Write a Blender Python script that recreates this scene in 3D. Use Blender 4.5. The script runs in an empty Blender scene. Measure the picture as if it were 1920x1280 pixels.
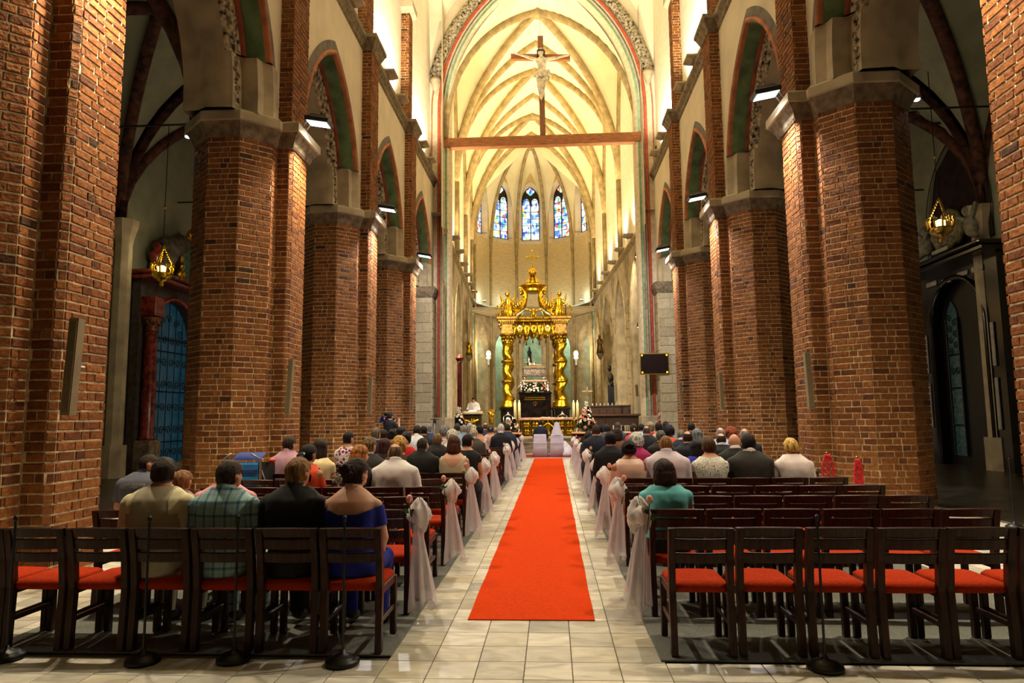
import bpy, math, random
import numpy as np
from mathutils import Vector, Matrix
random.seed(7); NR = np.random.RandomState(5)
scn = bpy.context.scene
COL = scn.collection
# ------------------------------------------------------------------ camera
CAM = Vector((.38, 0, 1.6)); YAW, PIT, ROL, FPX = .0572, .1087, -.010, 1280.0
_f = Vector((-math.sin(YAW)*math.cos(PIT), math.cos(YAW)*math.cos(PIT), math.sin(PIT)))
_r = Vector((math.cos(YAW), math.sin(YAW), 0)); _u = _r.cross(_f)
CR = math.cos(ROL)*_r + math.sin(ROL)*_u; CU = -math.sin(ROL)*_r + math.cos(ROL)*_u; CF = _f
cam = bpy.data.cameras.new('camera'); camo = bpy.data.objects.new('camera', cam); COL.objects.link(camo)
cam.sensor_width = 36; cam.lens = 24; cam.clip_end = 300
camo.matrix_world = Matrix(((CR.x, CU.x, -CF.x, CAM.x), (CR.y, CU.y, -CF.y, CAM.y), (CR.z, CU.z, -CF.z, CAM.z), (0, 0, 0, 1)))
scn.camera = camo
# ------------------------------------------------------------------ world, exposure
w = bpy.data.worlds.new('world'); scn.world = w; w.use_nodes = True
w.node_tree.nodes['Background'].inputs[0].default_value = (0, 0, 0, 1)      # closed interior at dusk
w.node_tree.nodes['Background'].inputs[1].default_value = 0.
vs = scn.view_settings
vs.view_transform = 'Standard'; vs.look = 'None'; vs.exposure = 0.0; vs.gamma = 1.0; vs.use_curve_mapping = False
NAVE_W, PIER_W, STRING_W, CHOIR_W, AISLE_W, ALTAR_W = 1150, 380, 1400, 1700, 16, 3800      # lamp powers used by the lamp builders below
WARM = (1, .80, .50); NEARC = (1, .87, .65); COOL = (1, .96, .93); CHOIRC = (1, .78, .40); WHITE = (.86, .93, 1)
# ------------------------------------------------------------------ measuring the photograph's layout
def ray(x, y): return (x-960)*CR - (y-640)*CU + FPX*CF
def atz(x, y, z=0.): d = ray(x, y); return CAM + d*((z-CAM.z)/d.z)
def aty(x, y, Y): d = ray(x, y); return CAM + d*(Y/d.y)
def pix(P):
    d = Vector(P)-CAM; q = d.dot(CF)
    return (960+FPX*d.dot(CR)/q, 640-FPX*d.dot(CU)/q) if q > .01 else (-1e6, -1e6)
# ------------------------------------------------------------------ mesh helpers
class MB:
    def __init__(s): s.v = []; s.f = []; s.m = []; s.mi = 0
    def add(s, vs, fs):
        o = len(s.v); s.v += [tuple(p) for p in vs]; s.f += [tuple(i+o for i in f) for f in fs]; s.m += [s.mi]*len(fs); return s
    def box(s, x0, y0, z0, x1, y1, z1):
        return s.add([(x0,y0,z0),(x1,y0,z0),(x1,y1,z0),(x0,y1,z0),(x0,y0,z1),(x1,y0,z1),(x1,y1,z1),(x0,y1,z1)],
              [(0,3,2,1),(4,5,6,7),(0,1,5,4),(1,2,6,5),(2,3,7,6),(3,0,4,7)])
    def cbox(s, c, d, rz=0, rx=0, bev=0):
        hx, hy, hz = d[0]/2, d[1]/2, d[2]/2
        M = Matrix.Rotation(rz, 3, 'Z') @ Matrix.Rotation(rx, 3, 'X'); c = Vector(c)
        if bev <= 0:
            P = [(-hx,-hy,-hz),(hx,-hy,-hz),(hx,hy,-hz),(-hx,hy,-hz),(-hx,-hy,hz),(hx,-hy,hz),(hx,hy,hz),(-hx,hy,hz)]
            return s.add([c+M@Vector(p) for p in P], [(0,3,2,1),(4,5,6,7),(0,1,5,4),(1,2,6,5),(2,3,7,6),(3,0,4,7)])
        b = bev; R = []
        for z, k in ((-hz, b), (-hz+b, 0), (hz-b, 0), (hz, b)):
            x, y, q = hx-k, hy-k, b
            R.append([c+M@Vector(p) for p in ((-x+q,-y,z),(x-q,-y,z),(x,-y+q,z),(x,y-q,z),(x-q,y,z),(-x+q,y,z),(-x,y-q,z),(-x,-y+q,z))])
        return s.loft(R)
    def loft(s, rings, cap=True, closed=True):
        n = len(rings[0]); vs = [p for r in rings for p in r]; fs = []
        for i in range(len(rings)-1):
            for j in range(n if closed else n-1):
                k = (j+1) % n; fs.append((i*n+j, i*n+k, (i+1)*n+k, (i+1)*n+j))
        if cap: fs.append(tuple(range(n-1, -1, -1))); fs.append(tuple(range((len(rings)-1)*n, len(rings)*n)))
        return s.add(vs, fs)
    def tube(s, path, rad, n=8, cap=True, flat=1.0):
        P = [Vector(p) for p in path]; R = rad if hasattr(rad, '__len__') else [rad]*len(P); rings = []
        up = None
        for i, p in enumerate(P):
            t = (P[min(i+1, len(P)-1)]-P[max(i-1, 0)]).normalized()
            if up is None:
                up = Vector((0, 0, 1)) if abs(t.z) < .9 else Vector((0, 1, 0))
            a = t.cross(up).normalized(); b = a.cross(t).normalized(); up = b
            rings.append([p + R[i]*(math.cos(q)*a + flat*math.sin(q)*b) for q in [2*math.pi*k/n for k in range(n)]])
        return s.loft(rings, cap)
    def caps(s, a, b, ra, rb, n=10):   # tapered capsule
        a, b = Vector(a), Vector(b); t = (b-a).normalized(); pts = []; rr = []
        for q in (-.95, -.7, -.3): pts.append(a+t*ra*q); rr.append(ra*math.sqrt(max(.02, 1-q*q)))
        pts += [a, b]; rr += [ra, rb]
        for q in (.3, .7, .95): pts.append(b+t*rb*q); rr.append(rb*math.sqrt(max(.02, 1-q*q)))
        return s.tube(pts, rr, n)
    def lathe(s, prof, n=16, c=(0, 0, 0), sx=1, sy=1):
        return s.loft([[(c[0]+sx*r*math.cos(2*math.pi*k/n), c[1]+sy*r*math.sin(2*math.pi*k/n), c[2]+z) for k in range(n)] for r, z in prof])
    def ell(s, c, r, nu=10, nv=7, M=None):
        R = []
        for i in range(nv):
            a = math.pi*(i+.35)/(nv-.3)-math.pi/2
            ring = []
            for k in range(nu):
                q = 2*math.pi*k/nu; p = Vector((r[0]*math.cos(a)*math.cos(q), r[1]*math.cos(a)*math.sin(q), r[2]*math.sin(a)))
                ring.append(Vector(c)+(M@p if M else p))
            R.append(ring)
        return s.loft(R)
    def prism(s, poly, z0, z1): return s.loft([[(x, y, z0) for x, y in poly], [(x, y, z1) for x, y in poly]])
    def mesh(s, name, mats, smooth=False):
        me = bpy.data.meshes.new(name); me.from_pydata(s.v, [], s.f)
        for m in (mats if isinstance(mats, (list, tuple)) else [mats]): me.materials.append(m)
        if isinstance(mats, (list, tuple)) and len(mats) > 1: me.polygons.foreach_set('material_index', s.m)
        if smooth: me.polygons.foreach_set('use_smooth', [True]*len(s.f))
        me.update(); return me
    def obj(s, name, mats, parent=None, smooth=False):
        return link(name, s.mesh(name, mats, smooth), parent)
def link(name, me, parent=None):
    o = bpy.data.objects.new(name, me); COL.objects.link(o)
    if parent: o.parent = parent
    return o
def thing(name, label, cat, loc=(0, 0, 0), rz=0, group=None):
    o = bpy.data.objects.new(name, None); COL.objects.link(o); o.location = loc; o.rotation_euler = (0, 0, rz)
    return tag(o, label, cat, group)
def tag(o, label, cat, group=None):
    o['label'] = label; o['category'] = cat
    if group: o['group'] = group
    return o
def struct(o, label=None):
    o['kind'] = 'structure'
    if label: o['label'] = label
    return o
def stuff(o): o['kind'] = 'stuff'; return o
def dup(root, loc=None, rz=None, label=None):
    r = root.copy(); COL.objects.link(r)
    if loc is not None: r.location = loc
    if rz is not None: r.rotation_euler = (0, 0, rz)
    if label: r['label'] = label
    for ch in root.children:
        c = ch.copy(); COL.objects.link(c); c.parent = r
        for g in ch.children:
            d = g.copy(); COL.objects.link(d); d.parent = c
    return r
ORD = ['', 'first', 'second', 'third', 'fourth', 'fifth', 'sixth', 'seventh', 'eighth', 'ninth', 'tenth', 'eleventh', 'twelfth', 'thirteenth', 'fourteenth',
       'fifteenth', 'sixteenth', 'seventeenth', 'eighteenth', 'nineteenth', 'twentieth', 'twenty-first', 'twenty-second', 'twenty-third', 'twenty-fourth']
# ------------------------------------------------------------------ materials
def H(h):
    h = h.lstrip('#'); c = [int(h[i:i+2], 16)/255 for i in (0, 2, 4)]
    return tuple(x/12.92 if x <= .04045 else ((x+.055)/1.055)**2.4 for x in c)
MATS = {}
def nd(nt, t, **k):
    n = nt.nodes.new('ShaderNode'+t)
    for a, b in k.items(): setattr(n, a, b)
    return n
def mat(name, col, rough=.6, metal=0., var=.12, scale=6., bump=0., bscale=None, stretch=None, spec=.5, emit=None, es=1., alpha=1., col2=None, sheen=0.):
    if name in MATS: return MATS[name]
    m = bpy.data.materials.new(name); m.use_nodes = True; nt = m.node_tree; b = nt.nodes['Principled BSDF']
    c = H(col) if isinstance(col, str) else col
    tc = nd(nt, 'TexCoord'); mp = nd(nt, 'Mapping'); nt.links.new(tc.outputs['Object'], mp.inputs[0])
    if stretch: mp.inputs['Scale'].default_value = stretch
    nz = nd(nt, 'TexNoise'); nz.inputs['Scale'].default_value = scale; nz.inputs['Detail'].default_value = 2; nt.links.new(mp.outputs[0], nz.inputs[0])
    mx = nd(nt, 'Mix', data_type='RGBA')
    c2 = H(col2) if col2 else tuple(x*(1-2.2*var) for x in c); c1 = c if col2 else tuple(min(1, x*(1+1.2*var)) for x in c)
    mx.inputs[6].default_value = (*c1, 1); mx.inputs[7].default_value = (*c2, 1)
    rp = nd(nt, 'MapRange'); rp.inputs[1].default_value = .35; rp.inputs[2].default_value = .68
    nt.links.new(nz.outputs[0], rp.inputs[0]); nt.links.new(rp.outputs[0], mx.inputs[0]); nt.links.new(mx.outputs[2], b.inputs['Base Color'])
    b.inputs['Roughness'].default_value = rough; b.inputs['Metallic'].default_value = metal; b.inputs['Specular IOR Level'].default_value = spec
    if alpha < 1: b.inputs['Alpha'].default_value = alpha
    if sheen: b.inputs['Sheen Weight'].default_value = sheen
    if emit: b.inputs['Emission Color'].default_value = (*(H(emit) if isinstance(emit, str) else emit), 1); b.inputs['Emission Strength'].default_value = es
    if bump:
        n2 = nd(nt, 'TexNoise'); n2.inputs['Scale'].default_value = bscale or scale*3; n2.inputs['Detail'].default_value = 2; nt.links.new(mp.outputs[0], n2.inputs[0])
        bp = nd(nt, 'Bump'); bp.inputs['Strength'].default_value = bump; bp.inputs['Distance'].default_value = .02
        nt.links.new(n2.outputs[0], bp.inputs['Height']); nt.links.new(bp.outputs[0], b.inputs['Normal'])
    m.cycles.emission_sampling = 'NONE'; MATS[name] = m; return m
def ramp(nt, stops, interp='LINEAR'):
    r = nd(nt, 'ValToRGB'); cr = r.color_ramp; cr.interpolation = interp
    while len(cr.elements) < len(stops): cr.elements.new(.5)
    for e, (p, c) in zip(cr.elements, stops): e.position = p; e.color = (*(H(c) if isinstance(c, str) else c), 1)
    return r
def island_mat(name, stops, rough=.85, nscale=14, namt=.35, bump=.35, spec=.3, veins=0, bd=.02):
    """colour picked per piece (random per island + object) with grain on top"""
    m = bpy.data.materials.new(name); m.use_nodes = True; nt = m.node_tree; b = nt.nodes['Principled BSDF']
    g = nd(nt, 'NewGeometry'); oi = nd(nt, 'ObjectInfo'); ad = nd(nt, 'Math', operation='ADD'); fr = nd(nt, 'Math', operation='FRACT')
    nt.links.new(g.outputs['Random Per Island'], ad.inputs[0]); nt.links.new(oi.outputs['Random'], ad.inputs[1]); nt.links.new(ad.outputs[0], fr.inputs[0])
    r = ramp(nt, stops); nt.links.new(fr.outputs[0], r.inputs[0])
    nz = nd(nt, 'TexNoise'); nz.inputs['Scale'].default_value = nscale; nz.inputs['Detail'].default_value = 3
    nt.links.new(g.outputs['Position'], nz.inputs[0])
    if veins:
        mp = nd(nt, 'Mapping'); mp.inputs['Scale'].default_value = (1, 2.5, 1); nt.links.new(g.outputs['Position'], mp.inputs[0])
        cmb = nd(nt, 'CombineXYZ'); m7 = nd(nt, 'Math', operation='MULTIPLY'); m7.inputs[1].default_value = 40
        nt.links.new(fr.outputs[0], m7.inputs[0]); nt.links.new(m7.outputs[0], cmb.inputs[0]); nt.links.new(m7.outputs[0], cmb.inputs[1]); nt.links.new(cmb.outputs[0], mp.inputs[1])
        mr = nd(nt, 'Math', operation='MULTIPLY'); mr.inputs[1].default_value = 3.1; nt.links.new(fr.outputs[0], mr.inputs[0])
        cr = nd(nt, 'CombineXYZ'); nt.links.new(mr.outputs[0], cr.inputs[2]); nt.links.new(cr.outputs[0], mp.inputs[2])
        nt.links.new(mp.outputs[0], nz.inputs[0]); nz.inputs['Distortion'].default_value = 1.5
    mx = nd(nt, 'Mix', data_type='RGBA', blend_type='MULTIPLY'); mx.inputs[0].default_value = namt
    mr2 = nd(nt, 'MapRange'); mr2.inputs[1].default_value = .3; mr2.inputs[2].default_value = .65; mr2.inputs[3].default_value = .25; mr2.inputs[4].default_value = 1.15
    nt.links.new(nz.outputs[0], mr2.inputs[0]); nt.links.new(r.outputs[0], mx.inputs[6]); nt.links.new(mr2.outputs[0], mx.inputs[7])
    nt.links.new(mx.outputs[2], b.inputs['Base Color']); b.inputs['Roughness'].default_value = rough; b.inputs['Specular IOR Level'].default_value = spec
    if bump:
        bp = nd(nt, 'Bump'); bp.inputs['Strength'].default_value = bump; bp.inputs['Distance'].default_value = bd
        nt.links.new(nz.outputs[0], bp.inputs['Height']); nt.links.new(bp.outputs[0], b.inputs['Normal'])
    MATS[name] = m; return m
BRICK = island_mat('brick', [(0, '#6a3917'), (.12, '#854c20'), (.4, '#985d2a'), (.7, '#8a5223'), (.92, '#743f1a'), (.978, '#663718'), (.988, '#462a18'), (1, '#4c2d1a')], rough=.8, nscale=22, namt=.5, bump=.5)
MORTAR = mat('mortar', '#dcc79c', .95, var=.2, scale=12, bump=.4)
STONE = mat('limestone', '#b7a88a', .85, var=.12, scale=2.2, bump=.25, bscale=22)
STONED = mat('dark_carved_stone', '#7d6d55', .85, var=.22, scale=7, bump=.6, bscale=16)
PLASTER = mat('plaster', '#e4d6bd', .9, var=.05, scale=1.2, bump=.3, bscale=14)
WHITEW = mat('whitewashed_brick', '#efe6d2', .9, var=.04, scale=2, bump=.5, bscale=9, stretch=(1, 1, 3))
VAULT = mat('vault_plaster', '#f1e7c8', .9, var=.03, scale=1., bump=.08)
RIB = mat('rib_stone', '#a8946a', .85, var=.14, scale=3, bump=.2)
APSE = mat('apse_brick_wash', '#d0ba8c', .9, var=.06, scale=3, bump=.5, bscale=6, stretch=(1, 1, 4))
FRIEZE = mat('brown_frieze', '#7d5d43', .9, var=.2, scale=12, bump=.3)
WOOD = mat('dark_wood', '#3a1d10', .42, var=.25, scale=9, bump=.08, stretch=(6, 1, 1), spec=.3)
OAK = mat('warm_oak', '#9a5c2b', .55, var=.2, scale=5, stretch=(.6, 4, 6), bump=.1)
CROSSW = mat('cross_wood', '#7b4a2c', .6, var=.2, scale=6, bump=.1, stretch=(5, 5, 1))
GOLD = mat('gilding', '#dcb02c', .28, 1., var=.2, scale=9, bump=.15)
GOLDD = mat('old_gilding', '#ac8826', .35, 1., var=.35, scale=12, bump=.3)
SILVER = mat('silver', '#d8d2c8', .25, 1., var=.15, scale=14, bump=.2)
BLACKM = mat('black_marble', '#17100e', .15, var=.3, scale=4)
BLACKP = mat('black_paint', '#0d0c0c', .45, var=.2)
REDSEAT = mat('red_seat_fabric', '#a4300f', .95, var=.1, scale=60, bump=.15, bscale=220, spec=.08)
CARPET = mat('red_carpet', '#d4400e', .95, var=.05, scale=40, bump=.3, bscale=300, spec=.05)
MAT_G = mat('grey_mat', '#6e6f68', .95, var=.12, scale=60, bump=.3, bscale=250)
TULLE = mat('white_tulle', '#f0e2e4', .8, var=.03, alpha=.5)
TULLEK = mat('white_tulle_knot', '#f4e9e6', .8, var=.03, alpha=.9)
GREEN = mat('leaf_green', '#3f6a2c', .6, var=.3, scale=10)
FOL = mat('dark_foliage', '#1f3315', .7, var=.4, scale=14)
PETP = mat('peach_petals', '#f0a48a', .6, var=.15, scale=18)
PETW = mat('cream_petals', '#f7efdc', .6, var=.08, scale=18)
PETC = mat('coral_petals', '#e8755c', .6, var=.15, scale=18)
CANDLE = mat('candle_wax', '#f2e2a4', .5, var=.04)
MARBLEP = mat('pink_marble', '#d9ac90', .3, var=.15, scale=5)
scn.cycles.max_bounces = 4; scn.cycles.diffuse_bounces = 3; scn.cycles.glossy_bounces = 2; scn.cycles.transmission_bounces = 2
scn.cycles.adaptive_threshold = .035; scn.cycles.transparent_max_bounces = 6
scn.cycles.caustics_reflective = False; scn.cycles.caustics_refractive = False; scn.cycles.sample_clamp_indirect = 4.0
# ================================================================== STRUCTURE
LPY = [7.16, 13.26, 19.15, 24.95]; RPY = [6.64, 12.71, 18.9, 24.85]
LX, RX = -5.0, 5.23               # octagon face towards the nave (= arcade wall plane)
def arch_half(s, c, d, z0, zlo, zhi=None, n=12):
    r = s+c+d; P = []
    t0 = 0.
    if zlo < z0: P.append((-(s+d), zlo))
    else: t0 = math.asin(min(1, (zlo-z0)/r))
    t1 = math.acos(max(-1, min(1, c/r)))
    if zhi is not None:
        if zhi <= z0: return [(-(s+d), zlo), (-(s+d), zhi)]
        t1 = min(t1, math.asin(min(1, (zhi-z0)/r)))
    for k in range(n+1):
        t = t0+(t1-t0)*k/n; P.append((c-r*math.cos(t), z0+r*math.sin(t)))
    return P
def sweep(mb, T, s, c, z0, zlo, prof, zhi=None, n=12):
    for sg in (-1, 1):
        R = [[T(-sg*h, dep, z) for h, z in arch_half(s, c, d, z0, zlo, zhi, n)] for d, dep in prof]
        mb.loft(R, cap=False, closed=False)
    return mb
def wall_arch(mb, T, h0, h1, zt, dep, s, c, d, z0, zlo, n=12):
    L = arch_half(s, c, d, z0, zlo, None, n)
    for sg, hh in ((1, h0), (-1, -h1)):
        R = [[T(sg*h, dep, z) for h, z in L], [T(sg*h, dep, zt) for h, z in L]]
        mb.loft(R, cap=False, closed=False)
        mb.add([T(sg*hh, dep, zlo), T(sg*-(s+d), dep, zlo), T(sg*-(s+d), dep, zt), T(sg*hh, dep, zt)], [(0, 1, 2, 3)])
    return mb
def offset_poly(poly, d):
    n = len(poly); out = []
    for i in range(n):
        a, b, c = Vector(poly[i-1]), Vector(poly[i]), Vector(poly[(i+1) % n])
        e1 = (b-a).normalized(); e2 = (c-b).normalized()
        n1 = Vector((e1.y, -e1.x)); n2 = Vector((e2.y, -e2.x)); m = n1+n2
        k = m.length_squared
        out.append(tuple(b + m*(2*d/k)) if k > .3 else tuple(b+n1*d))
    return out
def quadwall(mb, a, b, z0, z1): mb.add([(a[0], a[1], z0), (b[0], b[1], z0), (b[0], b[1], z1), (a[0], a[1], z1)], [(0, 1, 2, 3)]); return mb
# ------------------------------------------------------------------ floor
TILE = island_mat('marble_tile', [(0, '#dcd5c4'), (.25, '#e5dece'), (.5, '#cbc5b6'), (.7, '#e0d6bd'), (.85, '#b6b3a9'), (1, '#d8ccb0')], rough=.34, nscale=2.6, namt=.45, bump=0, spec=.45, veins=1)
FLOORB = mat('floor_joint', '#5d5647', .8, var=.1)
fl = MB().box(-13.5, -5, -.2, 13.5, 31, -.004).obj('floor', FLOORB); struct(fl, 'pale veined marble slab floor')
TX0, TW, TH = -.73, .303, .303
for sg, nm in ((-1, 'left'), (1, 'right')):
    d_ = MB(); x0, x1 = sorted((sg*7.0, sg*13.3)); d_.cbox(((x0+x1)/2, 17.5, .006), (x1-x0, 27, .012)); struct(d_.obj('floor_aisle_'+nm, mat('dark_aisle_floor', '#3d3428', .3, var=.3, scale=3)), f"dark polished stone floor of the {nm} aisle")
tb = MB(); k = .004
tb.cbox((0, 0, -.003), (TW-.006, TH-.006, .012), bev=.002); tile_me = tb.mesh('floor_tile', TILE)
near = []; far = MB()
for i in range(-42, 46):
    for j in range(0, 90):
        x = TX0+TW*(i+.5); y = 3.75+TH*(j+.5)
        aisle = -.75 < x < 1.08
        if aisle and -.2 < x < .6 and y > 5.7 and y < 26: continue          # wholly under the carpet
        if (-3.6 < x < -.75 or 1.08 < x < 4.2) and y > 4.75 and y < 25.6: continue  # under the grey mats
        if abs(x) > 6.9 and y > 4: continue
        px, py = pix((x, y, 0))
        if aisle and y < 27.2 or (y < 4.9 and -60 < px < 1980): near.append((y, x))
        else:
            far.add([(x-TW/2+.003, y-TH/2+.003, .003), (x+TW/2-.003, y-TH/2+.003, .003), (x+TW/2-.003, y+TH/2-.003, .003), (x-TW/2+.003, y+TH/2-.003, .003)], [(0, 1, 2, 3)])
near.sort()
for q, (y, x) in enumerate(near):
    if q < 300: o = link('floor_tile', tile_me, fl); o.location = (x, y, 0)
    else: far.cbox((x, y, -.003), (TW-.006, TH-.006, .012))
stuff(far.obj('floor_tiles', TILE, fl))
def slab(name, x0, y0, x1, y1, h, m, lab, cat):
    b = MB(); b.cbox(((x0+x1)/2, (y0+y1)/2, h/2+.004), (x1-x0, y1-y0, h), bev=min(.006, h/3)); return tag(b.obj(name, m), lab, cat)
slab('floor_mat', -3.62, 4.72, -.72, 25.6, .012, MAT_G, 'grey carpet mat under the chairs left of the aisle', 'mat')
slab('floor_mat', 1.06, 4.68, 4.2, 25.6, .012, MAT_G, 'grey carpet mat under the chairs right of the aisle', 'mat')
cb = MB(); N = 60                                       # red carpet with slightly wavy edges
rings = []
for i in range(N+1):
    y = 5.56+20.5*i/N; wl = -.31+.003*math.sin(i*1.7); wr = .685+.0035*math.sin(i*1.3+1)+.06*i/N
    zz = .012+.0025*math.sin(i*.9)
    rings.append([(wl, y, .004), (wl, y, zz), (wr, y, zz+.001*math.sin(i)), (wr, y, .004)])
cb.loft(rings); tag(cb.obj('aisle_carpet', CARPET), 'long bright red carpet runner down the middle of the aisle', 'carpet')
# ------------------------------------------------------------------ brick piers
PP = [(-1.6, -.62), (-1.08, -1.1), (-.45, -1.1), (0, -.68), (0, -.44), (.24, -.44), (.30, -.36), (.30, .36), (.24, .44), (0, .44), (0, .68), (-.45, 1.1), (-1.08, 1.1), (-1.6, .62)]
UP = [(-.1, -.42), (.27, -.42), (.27, .42), (-.1, .42)]
UP2 = [(-.3, -.3), (.12, -.3), (.12, .3), (-.3, .3)]
bb = MB(); h = .5; q = .035; qz = .09
bb.add([(-h, 0, -h), (h, 0, -h), (h, 0, h), (-h, 0, h), (-h, -.7, -h), (h, -.7, -h), (h, -.7, h), (-h, -.7, h), (-h+q, -1, -h+qz), (h-q, -1, -h+qz), (h-q, -1, h-qz), (-h+q, -1, h-qz)],
       [(0, 1, 5, 4), (1, 2, 6, 5), (2, 3, 7, 6), (3, 0, 4, 7), (4, 5, 9, 8), (5, 6, 10, 9), (6, 7, 11, 10), (7, 4, 8, 11), (8, 9, 10, 11)])
brick_me = bb.mesh('brick', BRICK)
def courses(poly, z0, z1, P, R, loop=True, skip=()):
    """bricks laid along every edge: (centre, along, normal, length, height)"""
    out = []; n = len(poly); hc = .105; nc = int((z1-z0)/hc)
    for i in range(n if loop else n-1):
        if i in skip: continue
        a, b = Vector(poly[i]), Vector(poly[(i+1) % n]); L = (b-a).length; t = (b-a)/L; nn = Vector((t.y, -t.x))
        for c in range(nc):
            z = z0+hc*(c+.5); pat = [.275, .135] if (c % 2 == 0) else [.135, .275]
            u = -R.uniform(0, .13) if c % 2 else -R.uniform(0, .05); k = 0
            while u < L-.01:
                l = pat[k % 2]*R.uniform(.93, 1.07); k += 1
                lo, hi = max(u, 0.), min(u+l, L)
                if hi < L and L-hi < .05: hi = L
                if hi-lo > .03: out.append((a+t*((lo+hi)/2), z, t, nn, hi-lo-.018, hc-.02))
                u += l
                if hi >= L: break
    return out
def pier(side, Yc, idx, word):
    R = random.Random(idx*10+(side > 0)); X = LX if side < 0 else RX
    def W(p): return (p[0], p[1]) if side < 0 else (-p[0], -p[1])
    lab = f"octagonal brown brick pier, {word} of the row {'left' if side < 0 else 'right'} of the aisle"
    t = thing('brick_pier', lab, 'pier', (X, Yc, 0)); t['group'] = 'brick piers along the nave'
    pp = [W(p) for p in PP]; up = [W(p) for p in UP]; up2 = [W(p) for p in UP2]
    MB().prism(offset_poly(pp, -.014), 0.0, 7.0).obj('pier_core', MORTAR, t)
    MB().prism(offset_poly(up, -.014), 7.3, 12.4).obj('upper_core', MORTAR, t)
    MB().prism(offset_poly(up2, -.014), 12.6, 17.2).obj('clerestory_core', MORTAR, t)
    B = courses(pp, .02, 6.98, None, R) + courses(up, 7.4, 12.36, None, R, skip=(3,)) + courses(up2, 12.75, 17.2, None, R, skip=(3,))
    score = []
    for i, (p, z, tt, nn, l, hh) in enumerate(B):
        P = Vector((X+p.x, Yc+p.y, z)); x, y = pix(P); d = P-CAM
        f = -(nn.x*d.x+nn.y*d.y)/d.length; s = 0
        if f > .08 and 0 < x < 1920 and 0 < y < 1280 and (z > .95): s = f*l/d.length
        score.append((s, i))
    top = set(i for s, i in sorted(score, reverse=True)[:300] if s > 0)
    sm = MB()
    for i, (p, z, tt, nn, l, hh) in enumerate(B):
        j = R.uniform(-.004, .005)
        if i in top:
            o = link('brick', brick_me, t); o.location = (p.x-nn.x*.03, p.y-nn.y*.03, z)
            o.rotation_euler = (0, 0, math.atan2(tt.y, tt.x)); o.scale = (l, .03+j, hh)
        else:
            a = p-tt*l/2; b = p+tt*l/2; o = nn*j; i0 = -nn*.03
            q = [(a+i0, -.5), (b+i0, -.5), (b+i0, .5), (a+i0, .5), (a+o, -.47), (b+o, -.47), (b+o, .47), (a+o, .47)]
            sm.add([(v.x, v.y, z+k*hh) for v, k in q], [(0, 1, 5, 4), (1, 2, 6, 5), (2, 3, 7, 6), (3, 0, 4, 7), (4, 5, 6, 7)])
    stuff(sm.obj('bricks', BRICK, t))
    flat = [(-1.6, -.62), (-1.08, -1.1), (-.45, -1.1), (0, -.68), (0, -.46), (.32, -.46), (.32, .46), (0, .46), (0, .68), (-.45, 1.1), (-1.08, 1.1), (-1.6, .62)]
    fl_ = [W(p) for p in flat]
    def rings(L): return [[(x, y, z) for x, y in offset_poly(fl_, o)] for z, o in L]
    MB().loft(rings([(6.93, .0), (6.98, .03), (7.05, .05), (7.16, .12), (7.2, .15)])).obj('impost_moulding', STONED, t)
    MB().loft(rings([(7.2, .15), (7.22, .18), (7.38, .18), (7.42, .14)])).obj('impost_slab', STONE, t)
    c2 = [W(p) for p in [(-.2, -.44), (.29, -.44), (.29, .44), (-.2, .44)]]
    MB().loft([[(x, y, z) for x, y in offset_poly(c2, o)] for z, o in ((12.3, 0), (12.42, .06), (12.6, .14), (12.62, .17), (12.74, .17))]).obj('pilaster_cap', STONED, t)
    c3 = [W(p) for p in UP2]
    MB().loft([[(x, y, z) for x, y in offset_poly(c3, o)] for z, o in ((17.2, .02), (17.35, .15), (17.6, .15), (17.7, .05))]).obj('corbel_cap', STONE, t)
    # narrow column loudspeaker on the pilaster corner
    return t
WRD = ['nearest', 'second', 'third', 'farthest']
PIERS = {}
for i in range(4):
    PIERS[('L', i)] = pier(-1, LPY[i], i, WRD[i]); PIERS[('R', i)] = pier(1, RPY[i], i, WRD[i])
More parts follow.
